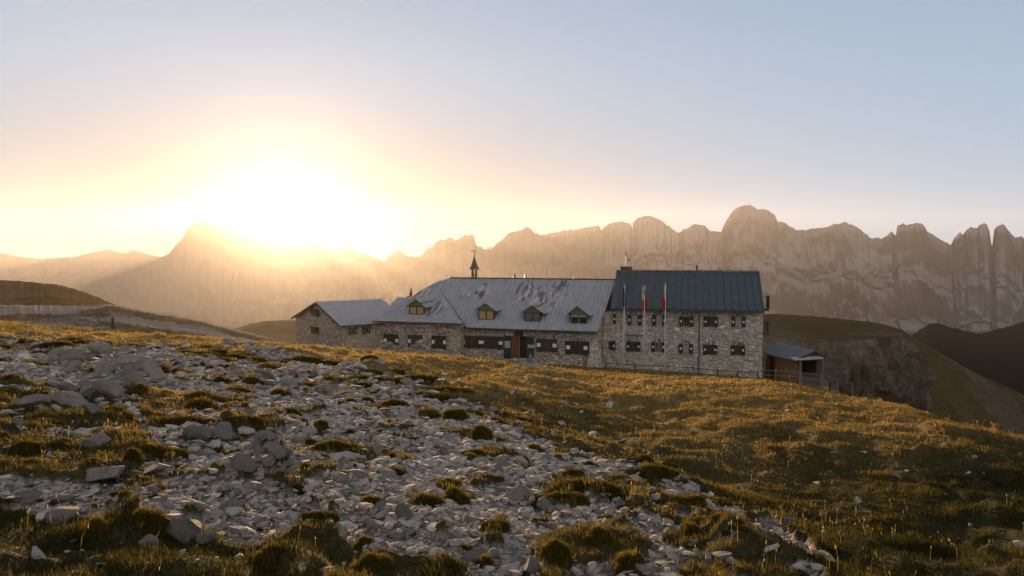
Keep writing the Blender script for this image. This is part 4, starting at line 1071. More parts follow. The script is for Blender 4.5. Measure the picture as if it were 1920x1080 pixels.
# ------------------------------------------------------------------ the gabled annex
FA = Frame(at(591, 620, 72.0), math.radians(49.6))
def build_annex():
    fr = FA; R = fr.empty("stone_annex")
    tag(R, "small stone annex with grey ribbed gable roof and four little shuttered windows", "building")
    apx = fr.hit(591.5, 566, v=-0.35); el = fr.hit(546, 598.5, v=-0.35); er = fr.hit(638, 607, v=-0.35)
    HW = 5.0; OH = 0.28; wr = apx[2]; we = (el[2] + er[2]) / 2; uc = apx[0]
    ue0, ue1 = el[0], er[0]
    L = fr.hit(716, 559.8, u=uc)[1]
    pit = (wr - we) / ((ue1 - ue0) / 2); base = fr.hit(640, 650, v=0)[2] - 2.5
    print("annex", apx, el, er, L, pit)
    w0, w1 = ue0 + OH, fr.hit(641.5, 625, v=0)[0]
    m = MB(); m.prism([(w0, 0, base), (w1, 0, base), (w1, 0, wr - pit * (w1 - uc) - 0.14), (uc, 0, wr - 0.14), (w0, 0, wr - pit * (uc - w0) - 0.14)], (0, L - 0.3, 0)); m.build("wall", [M_stone_annex], R)
    M_roof = roof_mat("annex_sheet_roof", (0.31, 0.315, 0.325), (0.39, 0.39, 0.39), 0.15, (), 1.0, 0.6, 0.1)
    r = MB()
    roof_plane(r, [(ue1, -0.35, we), (ue1, L, we), (uc, L, wr), (uc, -0.35, wr)], (pit, 0, 1), 0.10, 0.33, 0.035, 0.045)
    roof_plane(r, [(uc, -0.35, wr), (uc, L, wr), (ue0, L, we), (ue0, -0.35, we)], (-pit, 0, 1), 0.10, 0.33, 0.035, 0.045)
    rf = r.build("roof", [M_roof], R)
    b = MB(); b.bar((ue0, -0.37, we - 0.10), (uc, -0.37, wr - 0.10), 0.05, 0.17); b.bar((ue1, -0.37, we - 0.10), (uc, -0.37, wr - 0.10), 0.05, 0.17); b.build("bargeboard", [M_wood_dark], rf)
    g = MB(); g.bar((ue1 + 0.06, -0.3, we - 0.1), (ue1 + 0.06, L, we - 0.1), 0.11, 0.11); g.build("gutter", [M_metal_dark], rf)
    for (x, y) in ((592, 586.5), (592, 619)): wall_window(fr, R, x, y, 14.5, 13, 0, 'dark', shutter=0.24, plate='', mat_sh=M_wood_dark, lintel=False)
    # windows on the side wall, built by turning the axes
    fs = Frame(fr.world((w1, 0, 0)), fr.th - math.pi / 2)
    S = empty("side_windows_axis") if False else None
    for (x, y) in ((661.5, 620.5), (686.5, 619)):
        a = [fr.hit(x - 8, y, u=w1), fr.hit(x + 8, y, u=w1)]; tp = fr.hit(x, y - 6.5, u=w1)[2]; bt = fr.hit(x, y + 6.5, u=w1)[2]; v0, v1 = a[0][1], a[1][1]; sw = (v1 - v0) * 0.24
        m = MB()
        for (q0, q1, z0, z1) in ((v0 + sw, v1 - sw, bt, bt + 0.05), (v0 + sw, v1 - sw, tp - 0.05, tp), (v0 + sw, v0 + sw + 0.05, bt + 0.051, tp - 0.051), (v1 - sw - 0.05, v1 - sw, bt + 0.051, tp - 0.051), ((v0 + v1) / 2 - 0.02, (v0 + v1) / 2 + 0.02, bt + 0.051, tp - 0.051)):
            m.box(w1 + 0.004, w1 + 0.07, q0, q1, z0, z1)
        W = m.build("window", [M_frame], R)
        p = MB(); p.box(w1 + 0.008, w1 + 0.03, v0 + sw + 0.05, v1 - sw - 0.05, bt + 0.05, tp - 0.05); p.build("pane", [M_glass], W)
        for (s0, s1) in ((v0, v0 + sw), (v1 - sw, v1)):
            s = MB(); s.box(w1 + 0.05, w1 + 0.10, s0 + 0.02, s1 - 0.02, bt - 0.03, tp + 0.03); s.box(w1 + 0.1005, w1 + 0.115, (s0 + s1) / 2 - 0.06, (s0 + s1) / 2 + 0.06, (bt + tp) / 2 - 0.12, (bt + tp) / 2 + 0.12, 1)
            s.build("shutter", [M_wood_dark, M_frame], W)
build_annex()

# ------------------------------------------------------------------ finding the ground under a photo pixel
def on_ground(px, py, dmax=80.0):
    r = ray(px, py); d = np.exp(np.linspace(math.log(1.2), math.log(dmax), 2500))
    gz = ground_z(r[0] * d, d, False); below = gz >= r[2] * d
    i = np.argmax(below) if below.any() else len(d) - 1
    return np.array([r[0] * d[i], d[i], float(gz[i])])
def gz1(x, y): return float(ground_z(np.array([x]), np.array([y]))[0])

# ------------------------------------------------------------------ the wooden shed beyond the stone house
M_wood_front = simple_mat("old_dark_boards", (0.075, 0.066, 0.056), 0.9, 0.4, 6, stretch=(5, 5, 0.8))  # darker boards for the shed's gable and front
def build_shed():
    O = at(1522, 700, 62.0); fr = Frame(O, math.radians(-12.5)); R = fr.empty("wooden_shed")
    tag(R, "small larch-boarded shed with grey metal gable roof and open serving front behind the rails", "shed")
    V0 = -0.35
    ap = fr.hit(1527, 657.5, v=V0); el = fr.hit(1487.5, 675.5, v=V0); er = fr.hit(1558.5, 673.5, v=V0)
    L = fr.hit(1457, 642.0, u=ap[0])[1]
    base = fr.hit(1520, 722, v=0)[2] - 1.0
    u0, u1 = fr.hit(1496, 695, v=0)[0], fr.hit(1541, 695, v=0)[0]
    pl = (ap[2] - el[2]) / (ap[0] - el[0]); pr = (ap[2] - er[2]) / (er[0] - ap[0])
    r = MB()
    roof_plane(r, [(el[0], V0, el[2]), (ap[0], V0, ap[2]), (ap[0], L, ap[2]), (el[0], L, el[2])], (-pl, 0, 1), 0.07, 0.30, 0.035, 0.05)
    roof_plane(r, [(ap[0], V0, ap[2]), (er[0], V0, er[2]), (er[0], L, er[2]), (ap[0], L, ap[2])], (pr, 0, 1), 0.07, 0.30, 0.035, 0.05)
    rf = r.build("roof", [roof_mat("shed_sheet_roof", (0.15, 0.17, 0.19), (0.20, 0.215, 0.23), 0.1, (), 1.0, 0.5, 0.2)], R)
    b = MB(); b.bar((el[0], V0 - 0.03, el[2] - 0.07), (ap[0], V0 - 0.03, ap[2] - 0.07), 0.05, 0.13); b.bar((er[0], V0 - 0.03, er[2] - 0.07), (ap[0], V0 - 0.03, ap[2] - 0.07), 0.05, 0.13); b.build("bargeboard", [M_wood_dark], rf)
    wz = el[2] + pl * (u0 - el[0]) - 0.1
    gf = er[2] + pr * (er[0] - u1) - 0.1
    # gable boards above the opening
    g = MB(); o0 = fr.hit(1520, 676, v=0)[2]
    g.prism([(u0, 0, o0), (u1, 0, o0), (u1, 0, max(gf, o0 + 0.05)), (ap[0], 0, ap[2] - 0.12), (u0, 0, max(wz, o0 + 0.05))], (0, 0.06, 0)); g.build("gable_wall", [M_wood_front], R)
    # front: pale side panels, dark opening, counter
    x0, x1 = fr.hit(1504, 690, v=0)[0], fr.hit(1531, 690, v=0)[0]; cb = fr.hit(1517, 700, v=0)[2]
    f = MB(); f.box(u0, x0, 0, 0.05, base, o0 - 0.004); f.box(x1, u1, 0, 0.05, base, o0 - 0.004); f.box(x0 + 0.003, x1 - 0.003, 0.0, 0.05, base, cb); f.build("front_wall", [M_wood_front], R)
    c = MB(); c.box(x0 - 0.1, x1 + 0.1, -0.32, -0.003, cb + 0.003, cb + 0.05); c.build("counter", [M_wood_dark], R)
    aw = MB(); q0, q1 = fr.hit(1489, 676, v=-0.75)[0], fr.hit(1545, 674, v=-0.75)[0]; qz = fr.hit(1515, 674.5, v=-0.75)[2]
    aw.prism([(q0, -0.78, qz - 0.03), (q1, -0.78, qz + 0.03), (q1, -0.07, qz + 0.17), (q0, -0.07, qz + 0.11)], (0, 0, 0.05)); aw.build("awning_board", [simple_mat("pale_awning", (0.30, 0.31, 0.29), 0.7, 0.15)], R)
    # back and right walls
    w = MB(); w.box(u1 - 0.06, u1, 0.053, L - 0.4, base, gf); w.box(u0, u1, L - 0.4, L - 0.34, base, wz); w.build("wall", [M_wood_grey], R)
    # left wall of upright larch boards with a gap where a grey door stands
    l = MB(); v = 0.06; rr = random.Random(4); vd0, vd1 = L * 0.66, L * 0.82
    while v < L - 0.5:
        bw = 0.15 + 0.08 * rr.random()
        if not (vd0 < v + bw / 2 < vd1): l.box(u0 - 0.02 * rr.random() - 0.03, u0, v, v + bw - 0.012, base + 0.25 * rr.random(), wz - 0.03)
        v += bw
    l.build("board_wall", [M_wood_larch], R)
    d = MB(); d.box(u0 - 0.02, u0 + 0.03, vd0, vd1, base, wz - 0.05); d.build("door", [M_metal_dark], R)
    lo = MB(); v = L * 0.82
    for k in range(6): lo.box(u0 - 0.75 + 0.02 * (k % 2), u0 - 0.70 + 0.02 * (k % 2), v + k * 0.14, v + k * 0.14 + 0.128, base, base + 1.9 - 0.06 * k)
    lo.build("lean_to", [M_wood_larch], R)
    for uu in (u0 + 0.02, u1 - 0.1):
        p = MB(); p.box(uu - 0.05, uu + 0.05, -0.30, -0.20, base, el[2] + 0.1); p.build("post", [M_wood_grey], R)
build_shed()

# ------------------------------------------------------------------ fences
def fence(name, label, pts, post_h, rails, mat, post_w=0.09, rail_w=0.06, sag=0.0):
    """pts: photo pixels of the post feet with a depth"""
    P = [at(x, y, d) for (x, y, d) in pts]; R = empty(name, tuple(P[0])); tag(R, label, "fence")
    o = P[0]
    for k, p in enumerate(P):
        q = p - o; h = post_h * (1 + 0.12 * math.sin(k * 2.3)); t = 0.04 * math.sin(k * 1.7)
        m = MB(); m.bar((q[0], q[1], q[2] - 0.5), (q[0] + t, q[1], q[2] + h), post_w, post_w); m.build("post", [mat], R)
    for k in range(len(P) - 1):
        a, b = P[k] - o, P[k + 1] - o
        for f in rails:
            m = MB(); n = 5; L = []
            for i in range(n + 1):
                s = i / n; c = a + (b - a) * s; L.append((c[0], c[1] - post_w / 2 - rail_w / 2, c[2] + post_h * f - sag * 4 * s * (1 - s)))
            m.tube(L, rail_w / 2, 6); m.build("rail", [mat], R)
    return R
fence("rail_fence", "weathered timber rail fence running past the larch shed", [(1431, 712, 61), (1453, 713, 60.6), (1480, 715, 60.3), (1503, 717, 60), (1538, 721, 59.5), (1570, 729, 59), (1598, 741, 58)], 0.88, (0.45, 0.9), M_wood_grey)
fence("terrace_fence", "low dark rail fence along the foot of the two storey house", [(1136, 690.5, 64.3), (1190, 694, 63.6), (1246, 697, 62.9), (1300, 700, 62.3), (1345, 704, 61.8), (1382, 706.5, 61.3), (1421, 709.5, 60.9)], 0.52, (0.9,), M_wood_dark, 0.08, 0.06)
fence("rope_fence", "low slack rope barrier in front of the brown lodge door", [(868, 683, 60), (905, 684.5, 59.5), (950, 686, 59), (988, 687, 58.6)], 0.32, (0.92,), simple_mat("pale_rope", (0.30, 0.24, 0.16), 0.9, 0.2), 0.06, 0.035, 0.05)
fence("path_fence", "broken leaning rails below the shed at the gorge rim", [(1556, 735, 56), (1578, 742, 55), (1592, 752, 54)], 0.8, (0.5, 0.95), M_wood_dark)

# ------------------------------------------------------------------ flag poles and their limp flags
def flag_pole(px_b, py_b, px_t, py_t, depth, label):
    b, t = at(px_b, py_b, depth), at(px_t, py_t, depth); E = empty("flag_pole", tuple(b)); tag(E, label, "flagpole", "white flagpoles before the stone house")
    d = t - b
    m = MB(); m.tube([(0, 0, -0.6), tuple(d * 0.5), tuple(d)], [0.050, 0.046, 0.036], 10); m.build("pole", [M_pole], E, True)
    m = MB(); m.tube([(d[0], 0, d[2] - 0.02), (d[0], 0, d[2] + 0.05), (d[0], 0, d[2] + 0.10)], [0.05, 0.065, 0.03], 10); m.build("finial", [M_metal_dark], E, True)
    return b, t
def flag(px, py0, py1, wpx, depth, cols, split, label, flip=1, seed=0):
    """limp cloth hanging against its pole: a folded, tapering drape"""
    rr = random.Random(seed); top = at(px, py0, depth); bot = at(px, py1, depth); W = wpx * depth / F; H = top[2] - bot[2]
    nu, nv = 28, 36; V = []; col = []
    for j in range(nv):
        s = j / (nv - 1); wd = W * (0.35 + 0.65 * smoothstep(0.0, 0.55, s)) * (1 - 0.22 * smoothstep(0.85, 1.0, s))
        for i in range(nu):
            q = i / (nu - 1); fold = math.sin(q * 9.4 + 1.4 * s + seed) * (0.035 + 0.07 * q)
            V.append((flip * (0.04 + q * wd * (1 - 0.10 * math.sin(3 * s + seed))), fold - 0.04, -s * H - 0.10 * q * (1 - s) - 0.05 * math.sin(q * 6 + seed)))
    f = grid_faces(nv, nu); mi = []
    for k in range(len(f)):
        j, i = divmod(k, nu - 1); mi.append(split(i / (nu - 2), j / (nv - 2)))
    me = mesh_np("flag", np.array(V), f, cols, True, mat_idx=mi)
    o = link("flag", me); o.location = tuple(top)
    sm = o.modifiers.new("cloth_thickness", 'SOLIDIFY'); sm.thickness = 0.006
    tag(o, label, "flag", "flags hanging limp from the poles"); return o
def cloth(name, c):
    t = NT(name); d = t.node("ShaderNodeBsdfDiffuse"); d.inputs[0].default_value = (*c, 1); tr = t.node("ShaderNodeBsdfTranslucent"); tr.inputs[0].default_value = (*c, 1)
    mx = t.node("ShaderNodeMixShader"); mx.inputs[0].default_value = 0.35; t.link(d.outputs[0], mx.inputs[1]); t.link(tr.outputs[0], mx.inputs[2]); return t.done(mx.outputs[0])
C_blue, C_green, C_wht, C_red = cloth("flag_blue", (0.010, 0.016, 0.055)), cloth("flag_green", (0.06, 0.22, 0.08)), cloth("flag_white", (0.62, 0.60, 0.56)), cloth("flag_red", (0.52, 0.035, 0.03))
FD = 61.5
flag_pole(1168.5, 691, 1171, 533, FD, "slim pale flagpole carrying the dark blue flag")
flag_pole(1206.5, 695, 1209, 534, FD - 0.4, "slim pale flagpole carrying the green, white and red flag")
flag_pole(1246, 699, 1248, 532, FD - 0.8, "slim pale flagpole carrying the white and red flag")
flag(1171, 538, 576, 4.5, FD, [C_blue], lambda q, s: 0, "limp dark blue flag hanging straight down its pole", -1 if False else 1, 1).location.x -= 0.16
flag(1208.5, 537, 579, 8.5, FD - 0.4, [C_green, C_wht, C_red], lambda q, s: 2 if s > 0.60 - 0.12 * q else (0 if q > 0.45 else 1), "limp tricolour flag of green, white and red folds", 1, 2).location.x -= 0.22
flag(1248, 536, 581, 5.5, FD - 0.8, [C_wht, C_red], lambda q, s: 1 if s > 0.42 - 0.5 * (q - 0.5) else 0, "limp flag white above and red below", -1, 3).location.x += 0.02

# ------------------------------------------------------------------ marker post on the slope behind
def marker_post():
    p = at(211, 609, 55.0); E = empty("trail_post", (p[0], p[1], gz1(p[0], p[1]))); tag(E, "dark wooden trail post with pale cap standing on the slope under the dark hill", "post")
    top = at(211, 594.5, 55.0)[2] - E.location.z
    m = MB(); m.bar((0, 0, -0.4), (0.02, 0, top - 0.08), 0.16, 0.16); m.build("pole", [M_wood_dark], E)
    m = MB(); m.bar((0.02, 0, top - 0.078), (0.02, 0, top + 0.02), 0.2, 0.2); m.build("post_cap", [M_wood_grey], E)
    m = MB(); m.bar((0.06, 0, 0.02 - 0.4), (0.32, 0.0, top * 0.55), 0.09, 0.09); m.build("strut", [M_wood_dark], E)
marker_post()
# ------------------------------------------------------------------ limestone rocks and scree
def ico(sub):
    bm = bmesh.new(); bmesh.ops.create_icosphere(bm, subdivisions=sub, radius=1.0)
    v = np.array([p.co[:] for p in bm.verts]); f = np.array([[q.index for q in p.verts] for p in bm.faces]); bm.free(); return v, f
def rock_shape(sub, seed, flat=0.6, elong=1.3, cuts=11, rough=0.05):
    """a broken limestone block: a ball cut by random planes, then weathered"""
    rs = np.random.RandomState(seed); v, f = ico(sub); v = v.copy()
    for k in range(cuts):
        n = rs.normal(size=3); n[2] *= 0.8 if k % 3 else 1.6; n /= np.linalg.norm(n); h = rs.uniform(0.30, 0.66)
        d = v @ n - h; v = v - np.outer(np.maximum(d, 0), n) * 1.0
    r = 1 + rough * fbm(v[:, 0] * 2.3 + seed, v[:, 1] * 2.3 + v[:, 2] * 1.7, 4, seed)
    v = v * r[:, None]
    if sub >= 3:
        tl_ = rs.normal(size=3) * 0.5 + np.array([0, 0, 1.0]); tl_ /= np.linalg.norm(tl_); q = v @ tl_
        lay = fbm(q * 6 + seed, v[:, 0] * 0.5, 3, seed + 3); v[:, :2] *= (1 + 0.07 * np.sign(lay) * np.abs(lay) ** 0.6)[:, None]
        ck = np.abs(vnoise(v[:, 0] * 2.2 + 0.5 * v[:, 2] + seed, v[:, 1] * 2.2 - v[:, 2], seed + 6)); v *= (1 - 0.07 * np.clip(1 - ck / 0.07, 0, 1))[:, None]
    if sub >= 4:
        v = v * (1 + 0.030 * ridged(v[:, 0] * 4 + v[:, 2] * 2, v[:, 1] * 4 - v[:, 2] * 3, 4, seed + 8) + 0.02 * fbm(v[:, 0] * 12 + v[:, 2] * 5, v[:, 1] * 12 - v[:, 2] * 7, 3, seed + 9))[:, None]
    v[:, 0] *= elong; v[:, 2] *= flat
    w = (v[:, 0].max() - v[:, 0].min()) / 2; v /= w
    v[:, 2] -= v[:, 2].min()
    return v, f
def rock_mat():
    t = NT("limestone"); v = t.coords("Object"); oi = t.node("ShaderNodeObjectInfo"); rd = oi.outputs["Random"]
    n = t.noise(v, 1.6, 8, 0.65, 0.3); n2 = t.noise(v, 7.0, 7, 0.75); n3 = t.noise(v, 26.0, 4, 0.7)
    c = t.ramp(n, [(0.25, (0.33, 0.31, 0.28)), (0.5, (0.46, 0.44, 0.40)), (0.75, (0.58, 0.555, 0.51))])
    c = t.mix(t.math('MULTIPLY', t.ramp(n2, [(0.50, (0, 0, 0)), (0.64, (1, 1, 1))]), 0.42), c, (0.17, 0.16, 0.14))
    c = t.mix(t.math('MULTIPLY', t.ramp(t.noise(v, 3.0, 5, 0.6), [(0.6, (0, 0, 0)), (0.72, (1, 1, 1))]), 0.5), c, (0.36, 0.29, 0.19))
    c = t.mix(0.8, c, t.ramp(rd, [(0.0, (0.72, 0.72, 0.73)), (0.5, (0.95, 0.94, 0.92)), (1.0, (1.18, 1.14, 1.08))]), 'MULTIPLY')
    h = t.math('ADD', n2, t.math('MULTIPLY', n3, 0.4))
    return t.done(t.bsdf(c, 0.95, t.bump(h, 1.0, 0.16), 0, 0.1))
M_rock = rock_mat()
def scree_mat():
    t = NT("scree_limestone"); v = t.coords("Object"); a = t.attr("tone"); n = t.noise(v, 22.0, 6, 0.7)
    c = t.ramp(a, [(0.0, (0.13, 0.115, 0.10)), (0.4, (0.26, 0.24, 0.21)), (0.8, (0.39, 0.37, 0.335)), (1.0, (0.52, 0.495, 0.45))])
    c = t.mix(0.7, c, t.ramp(n, [(0.3, (0.6, 0.6, 0.6)), (0.7, (1.2, 1.2, 1.2))]), 'MULTIPLY')
    return t.done(t.bsdf(c, 0.95, t.bump(n, 0.5, 0.02), 0, 0.1))
M_scree = scree_mat()

ROCK_MESH = []
for k in range(18):
    v, f = rock_shape(5 if k < 8 else 3, 100 + k, [0.55, 0.75, 0.42, 0.9, 0.6, 0.38, 0.68, 0.5, 0.8][k % 9], [1.35, 1.15, 1.7, 1.0, 1.4, 1.9, 1.2, 1.5, 1.1][k % 9], 13 + k % 6, 0.035)
    me = mesh_np("rock", v, f, [M_rock], False); ROCK_MESH.append(me)
SPOTS = []           # (x, y, radius) of the single rocks, kept clear of turf
def put_rock(px, py, wpx, hpx, label, group="limestone rocks lying over the slope", shape=None, rz=None, tilt=None, seed=0):
    """a rock whose foot stands at photo row py + hpx/2"""
    rr = random.Random(seed + int(px * 7 + py)); g = on_ground(px, py + hpx * 0.42)
    W = 0.9 * wpx * g[1] / F; H = hpx * g[1] / F * 1.1
    me = ROCK_MESH[shape if shape is not None else rr.randrange(len(ROCK_MESH))]
    o = link("rock", me); zs = max(p.co.z for p in me.vertices[:400])
    zs = ROCK_H[me.name]
    o.scale = (W / 2, W / 2 * rr.uniform(0.7, 1.0), min(max(H * 1.02 / zs, W * 0.18), W * 0.7))
    o.location = (g[0], g[1] + W * 0.15, g[2] - 0.22 * H)
    o.rotation_euler = ((tilt if tilt is not None else rr.uniform(-0.25, 0.25)), rr.uniform(-0.25, 0.25), rz if rz is not None else rr.uniform(-0.5, 0.5) + (math.pi if rr.random() < 0.5 else 0))
    tag(o, label, "rock", group); SPOTS.append((g[0], g[1], W * 0.5)); return o
ROCK_H = {me.name: float(np.array([p.co.z for p in me.vertices]).max()) for me in ROCK_MESH}

HAND = [
    (38, 925, 84, 52, "pale pointed boulder standing at the edge of the lower turf, blotched with dark specks"),
    (178, 892, 128, 32, "very long low slab of limestone lying flat in the scree"),
    (108, 738, 118, 46, "broad flat-topped boulder beside the upright rocks on the upper slope"),
    (173, 762, 52, 32, "wedge-shaped pale rock just below the broad flat-topped boulder"),
    (190, 708, 62, 72, "tall upright rock in the middle of the rocky outcrop"),
    (240, 678, 110, 44, "wide humped outcrop rock at the top of the rocky heap"),
    (136, 668, 54, 38, "squarish rock on the upper slope beside the humped outcrop"),
    (92, 664, 40, 30, "round pale rock on the upper slope next to the squarish rock"),
    (290, 690, 46, 46, "angular rock closing the lower end of the rocky outcrop"),
    (222, 700, 50, 36, "cracked block leaning on the tall upright outcrop rock"),
    (262, 708, 44, 40, "grey fractured block in the hollow of the rocky outcrop"),
    (180, 655, 60, 26, "low pale rock lying behind the rocky outcrop"),
    (62, 752, 60, 26, "low slab lying beside the broad flat-topped boulder"),
    (20, 765, 44, 22, "low slab lying in the turf at the very edge of the slope"),
    (362, 816, 54, 30, "smooth domed rock with a sunlit rim among the scree tussocks"),
    (412, 808, 46, 36, "domed rock beside the smooth rim-lit one"),
    (505, 826, 96, 40, "big broken block crowning the cluster of fractured rocks"),
    (462, 838, 60, 32, "block leaning against the big broken one in the fractured cluster"),
    (534, 868, 56, 50, "split slab tipped on edge in the fractured cluster"),
    (518, 848, 50, 30, "oblique slab wedged within the fractured cluster"),
    (450, 868, 50, 28, "flat stone in front of the fractured cluster"),
    (428, 948, 56, 32, "smooth rounded rock low in the scree beside a pointed wedge"),
    (362, 938, 50, 36, "pointed wedge of limestone beside the smooth rounded rock"),
    (345, 990, 76, 54, "large plain-faced rock half sunk in the front turf"),
    (113, 968, 54, 32, "pale rock half buried between two front tussocks"),
    (132, 1003, 34, 26, "white rock poking out of the dark front turf"),
    (272, 1018, 50, 26, "forked white rock lying in the dark front turf"),
    (385, 1008, 40, 20, "flat pale rock beside the large plain-faced rock"),
    (176, 828, 44, 28, "pale rock shining between turf pads on the grassy shelf"),
    (42, 848, 26, 18, "small pale rock in the dark turf of the grassy shelf"),
    (88, 853, 40, 16, "flat pale rock in the dark turf of the grassy shelf"),
    (440, 870, 50, 34, "block with a flat face beside round scree stones"),
    (345, 862, 40, 30, "rock tucked behind a round tussock in the scree"),
    (290, 877, 70, 18, "long low bar of limestone in the scree"),
    (655, 790, 24, 26, "upright grey block among the middle scree"),
    (728, 800, 46, 30, "low broad boulder in the middle scree"),
    (605, 730, 42, 26, "pale boulder in the upper middle scree"),
    (770, 716, 32, 20, "pale boulder lying near the meadow edge of the scree"),
    (625, 850, 24, 24, "round stone beside the fractured cluster"),
    (704, 842, 26, 16, "flat-topped light stone in the middle scree"),
    (672, 882, 30, 18, "large oval stone in the fine gravel"),
    (800, 790, 24, 16, "light stone below the long turf bank"),
    (925, 764, 22, 22, "pointed stone standing at the meadow edge"),
    (712, 676, 18, 12, "first of two grey stones lying together in the golden meadow"),
    (730, 679, 14, 9, "second, smaller of two grey stones lying together in the golden meadow"),
    (826, 714, 26, 12, "flat stone in the golden meadow near the scree edge"),
    (962, 736, 24, 12, "low pale stone at the lower rim of the golden meadow"),
    (1020, 943, 36, 34, "rounder half of a split boulder pair in the grass"),
    (1054, 950, 34, 34, "squarer half of a split boulder pair in the grass"),
    (984, 918, 34, 28, "rounded boulder above the split pair"),
    (968, 930, 40, 24, "wide boulder beside the rounded one above the split pair"),
    (1024, 912, 14, 16, "small egg-shaped stone standing in the grass above the split pair"),
    (978, 1040, 60, 56, "big white rock half hidden by the front grass"),
    (1000, 1062, 40, 40, "white rock sliding from under the big white one"),
    (968, 985, 26, 20, "pale stone under the split boulder pair"),
    (1020, 985, 30, 18, "long pale stone under the split boulder pair"),
    (758, 962, 44, 36, "weathered rock with a dark pit among the scree"),
    (800, 975, 34, 32, "bright bent rock next to the pitted one"),
    (700, 980, 32, 26, "tilted square-cut stone in the scree"),
    (790, 985, 46, 30, "broad rock below the bright bent one"),
    (830, 893, 42, 34, "grey boulder near the grassy end of the scree"),
    (598, 952, 20, 14, "bright white stone beside a round tussock"),
    (512, 945, 34, 26, "stone at the foot of a dark tussock"),
    (830, 1018, 34, 26, "pale oval stone low in the scree"),
    (775, 1000, 26, 28, "leaning stone low in the scree"),
    (610, 1066, 60, 36, "rock at the bottom edge of the slope, ringed by herbs"),
    (1686, 893, 19, 9, "bright flat stone alone in the dark meadow"),
    (1792, 1018, 18, 15, "bright stone deep in the dark lower meadow"),
    (1610, 1044, 17, 16, "white rounded stone low in the dark meadow near the scree tip"),
    (1820, 986, 12, 9, "small stone standing above the bright stone of the dark lower meadow"),
    (1683, 1037, 17, 8, "flat stone in the darkest lower meadow"),
    (1764, 1058, 20, 8, "thin flat stone at the bottom of the dark meadow"),
    (1270, 806, 14, 9, "grey stone upright in the shaded swale"),
    (1145, 795, 13, 8, "white stone where the swale begins"),
    (1362, 838, 14, 11, "pale stone beside a dark pit in the swale"),
    (1325, 861, 15, 10, "white stone below the pale one of the swale"),
    (1480, 972, 26, 20, "largest white stone of the lower scree tip"),
    (1510, 985, 20, 14, "white stone next to the largest one of the scree tip"),
    (1330, 1050, 34, 22, "long tilted stone in the lower grass"),
    (1420, 1066, 22, 22, "pale stone at the bottom edge among grass"),
    (1300, 1012, 30, 30, "bright broken stone amid the tawny grass"),
    (1210, 965, 34, 22, "pale ledge stone in the tawny grass"),
    (1240, 990, 30, 16, "second ledge stone in the tawny grass"),
    (1180, 832, 20, 12, "pale stone on the upper rim of the scree tongue"),
    (186, 612, 28, 16, "pale rock with sunlit straw standing on the upper crest"),
    (430, 638, 34, 18, "grey rock on the crest before the sunlit ridge"),
    (466, 642, 26, 10, "low grey rock on the crest beside its bigger neighbour"),
    (115, 640, 26, 14, "pale rock in the golden grass under the crest"),
]
for k, (x, y, w, h, lab) in enumerate(HAND):
    put_rock(x, y, w, h, lab, seed=k)

rr_ = random.Random(9)
for k in range(26):
    x, y = rr_.uniform(120, 300), rr_.uniform(650, 745); w = rr_.uniform(16, 44)
    put_rock(x, y, w, w * rr_.uniform(0.5, 0.95), "fractured angular block in the heaped rocky outcrop on the upper slope", "blocks of the rocky outcrop", seed=900 + k, tilt=rr_.uniform(-0.5, 0.5))
for k in range(12):
    x, y = rr_.uniform(440, 560), rr_.uniform(825, 890); w = rr_.uniform(16, 34)
    put_rock(x, y, w, w * rr_.uniform(0.45, 0.8), "small broken piece among the fractured rock cluster in the middle of the scree", "pieces of the fractured cluster", seed=950 + k, tilt=rr_.uniform(-0.5, 0.5))
# cairn boulder before the door: turf-skirted block with a little stack of stones
def cairn():
    g = on_ground(990, 689.5); W = 46 * g[1] / F
    o = link("boulder", ROCK_MESH[2]); o.scale = (W / 2, W * 0.35, 12.5 * g[1] / F / ROCK_H[ROCK_MESH[2].name]); o.location = (g[0], g[1] + 0.2, g[2] - 0.02)
    tag(o, "broad flat grey boulder with turf skirt in front of the lodge door", "boulder")
    p = at(994.5, 678.5, g[1] + 0.2); z = p[2] - 0.02
    E = empty("cairn", (p[0], p[1], z)); tag(E, "little cairn of three stones stacked on the flat grey boulder", "cairn")
    for k, (s, h) in enumerate(((0.13, 0.12), (0.10, 0.11), (0.06, 0.10))):
        q = link("stone", ROCK_MESH[9 + k], E); q.scale = (s, s, h / ROCK_H[ROCK_MESH[9 + k].name]); q.location = (0.02 * (k % 2), 0, sum((0.11, 0.10, 0.09)[:k]))
cairn()
# rubble heaps under the wing windows
def rubble(px, py, wpx, hpx, label, seed):
    d = 66.5; c = at(px, py + hpx / 2, d); E = empty("rubble_heap", tuple(c)); tag(E, label, "rubble heap", "rubble heaps by the lodge wing"); rr = random.Random(seed)
    W, H = wpx * d / F, hpx * d / F; vs, fs = [], []; n0 = 0
    for k in range(60):
        v, f = ROCK_LOW[k % len(ROCK_LOW)]; a = rr.uniform(-1, 1); b = rr.uniform(-0.6, 0.6); s = rr.uniform(0.10, 0.26); z = max(0, 1 - abs(a) - 0.4 * abs(b)) * rr.uniform(0.2, 1) * H - 0.1
        vs.append(v * s + np.array([a * W / 2, b * 0.8, z])); fs.append(f + n0); n0 += len(v)
    o = link("heap", mesh_np("heap", np.concatenate(vs), np.concatenate(fs), [M_rock], False), E); o["kind"] = "stuff"
ROCK_LOW = [rock_shape(2, 300 + k, 0.42 + 0.12 * (k % 4), 1.15 + 0.25 * (k % 3), 11, 0.02) for k in range(10)]
ROCK_MIN = [rock_shape(1, 340 + k, 0.40 + 0.12 * (k % 4), 1.15 + 0.3 * (k % 3), 9, 0.02) for k in range(12)]
rubble(730, 646, 34, 15, "low heap of rubble under the first wing window of the lodge", 1)
rubble(785, 647, 44, 14, "longer heap of rubble under the middle wing window of the lodge", 2)

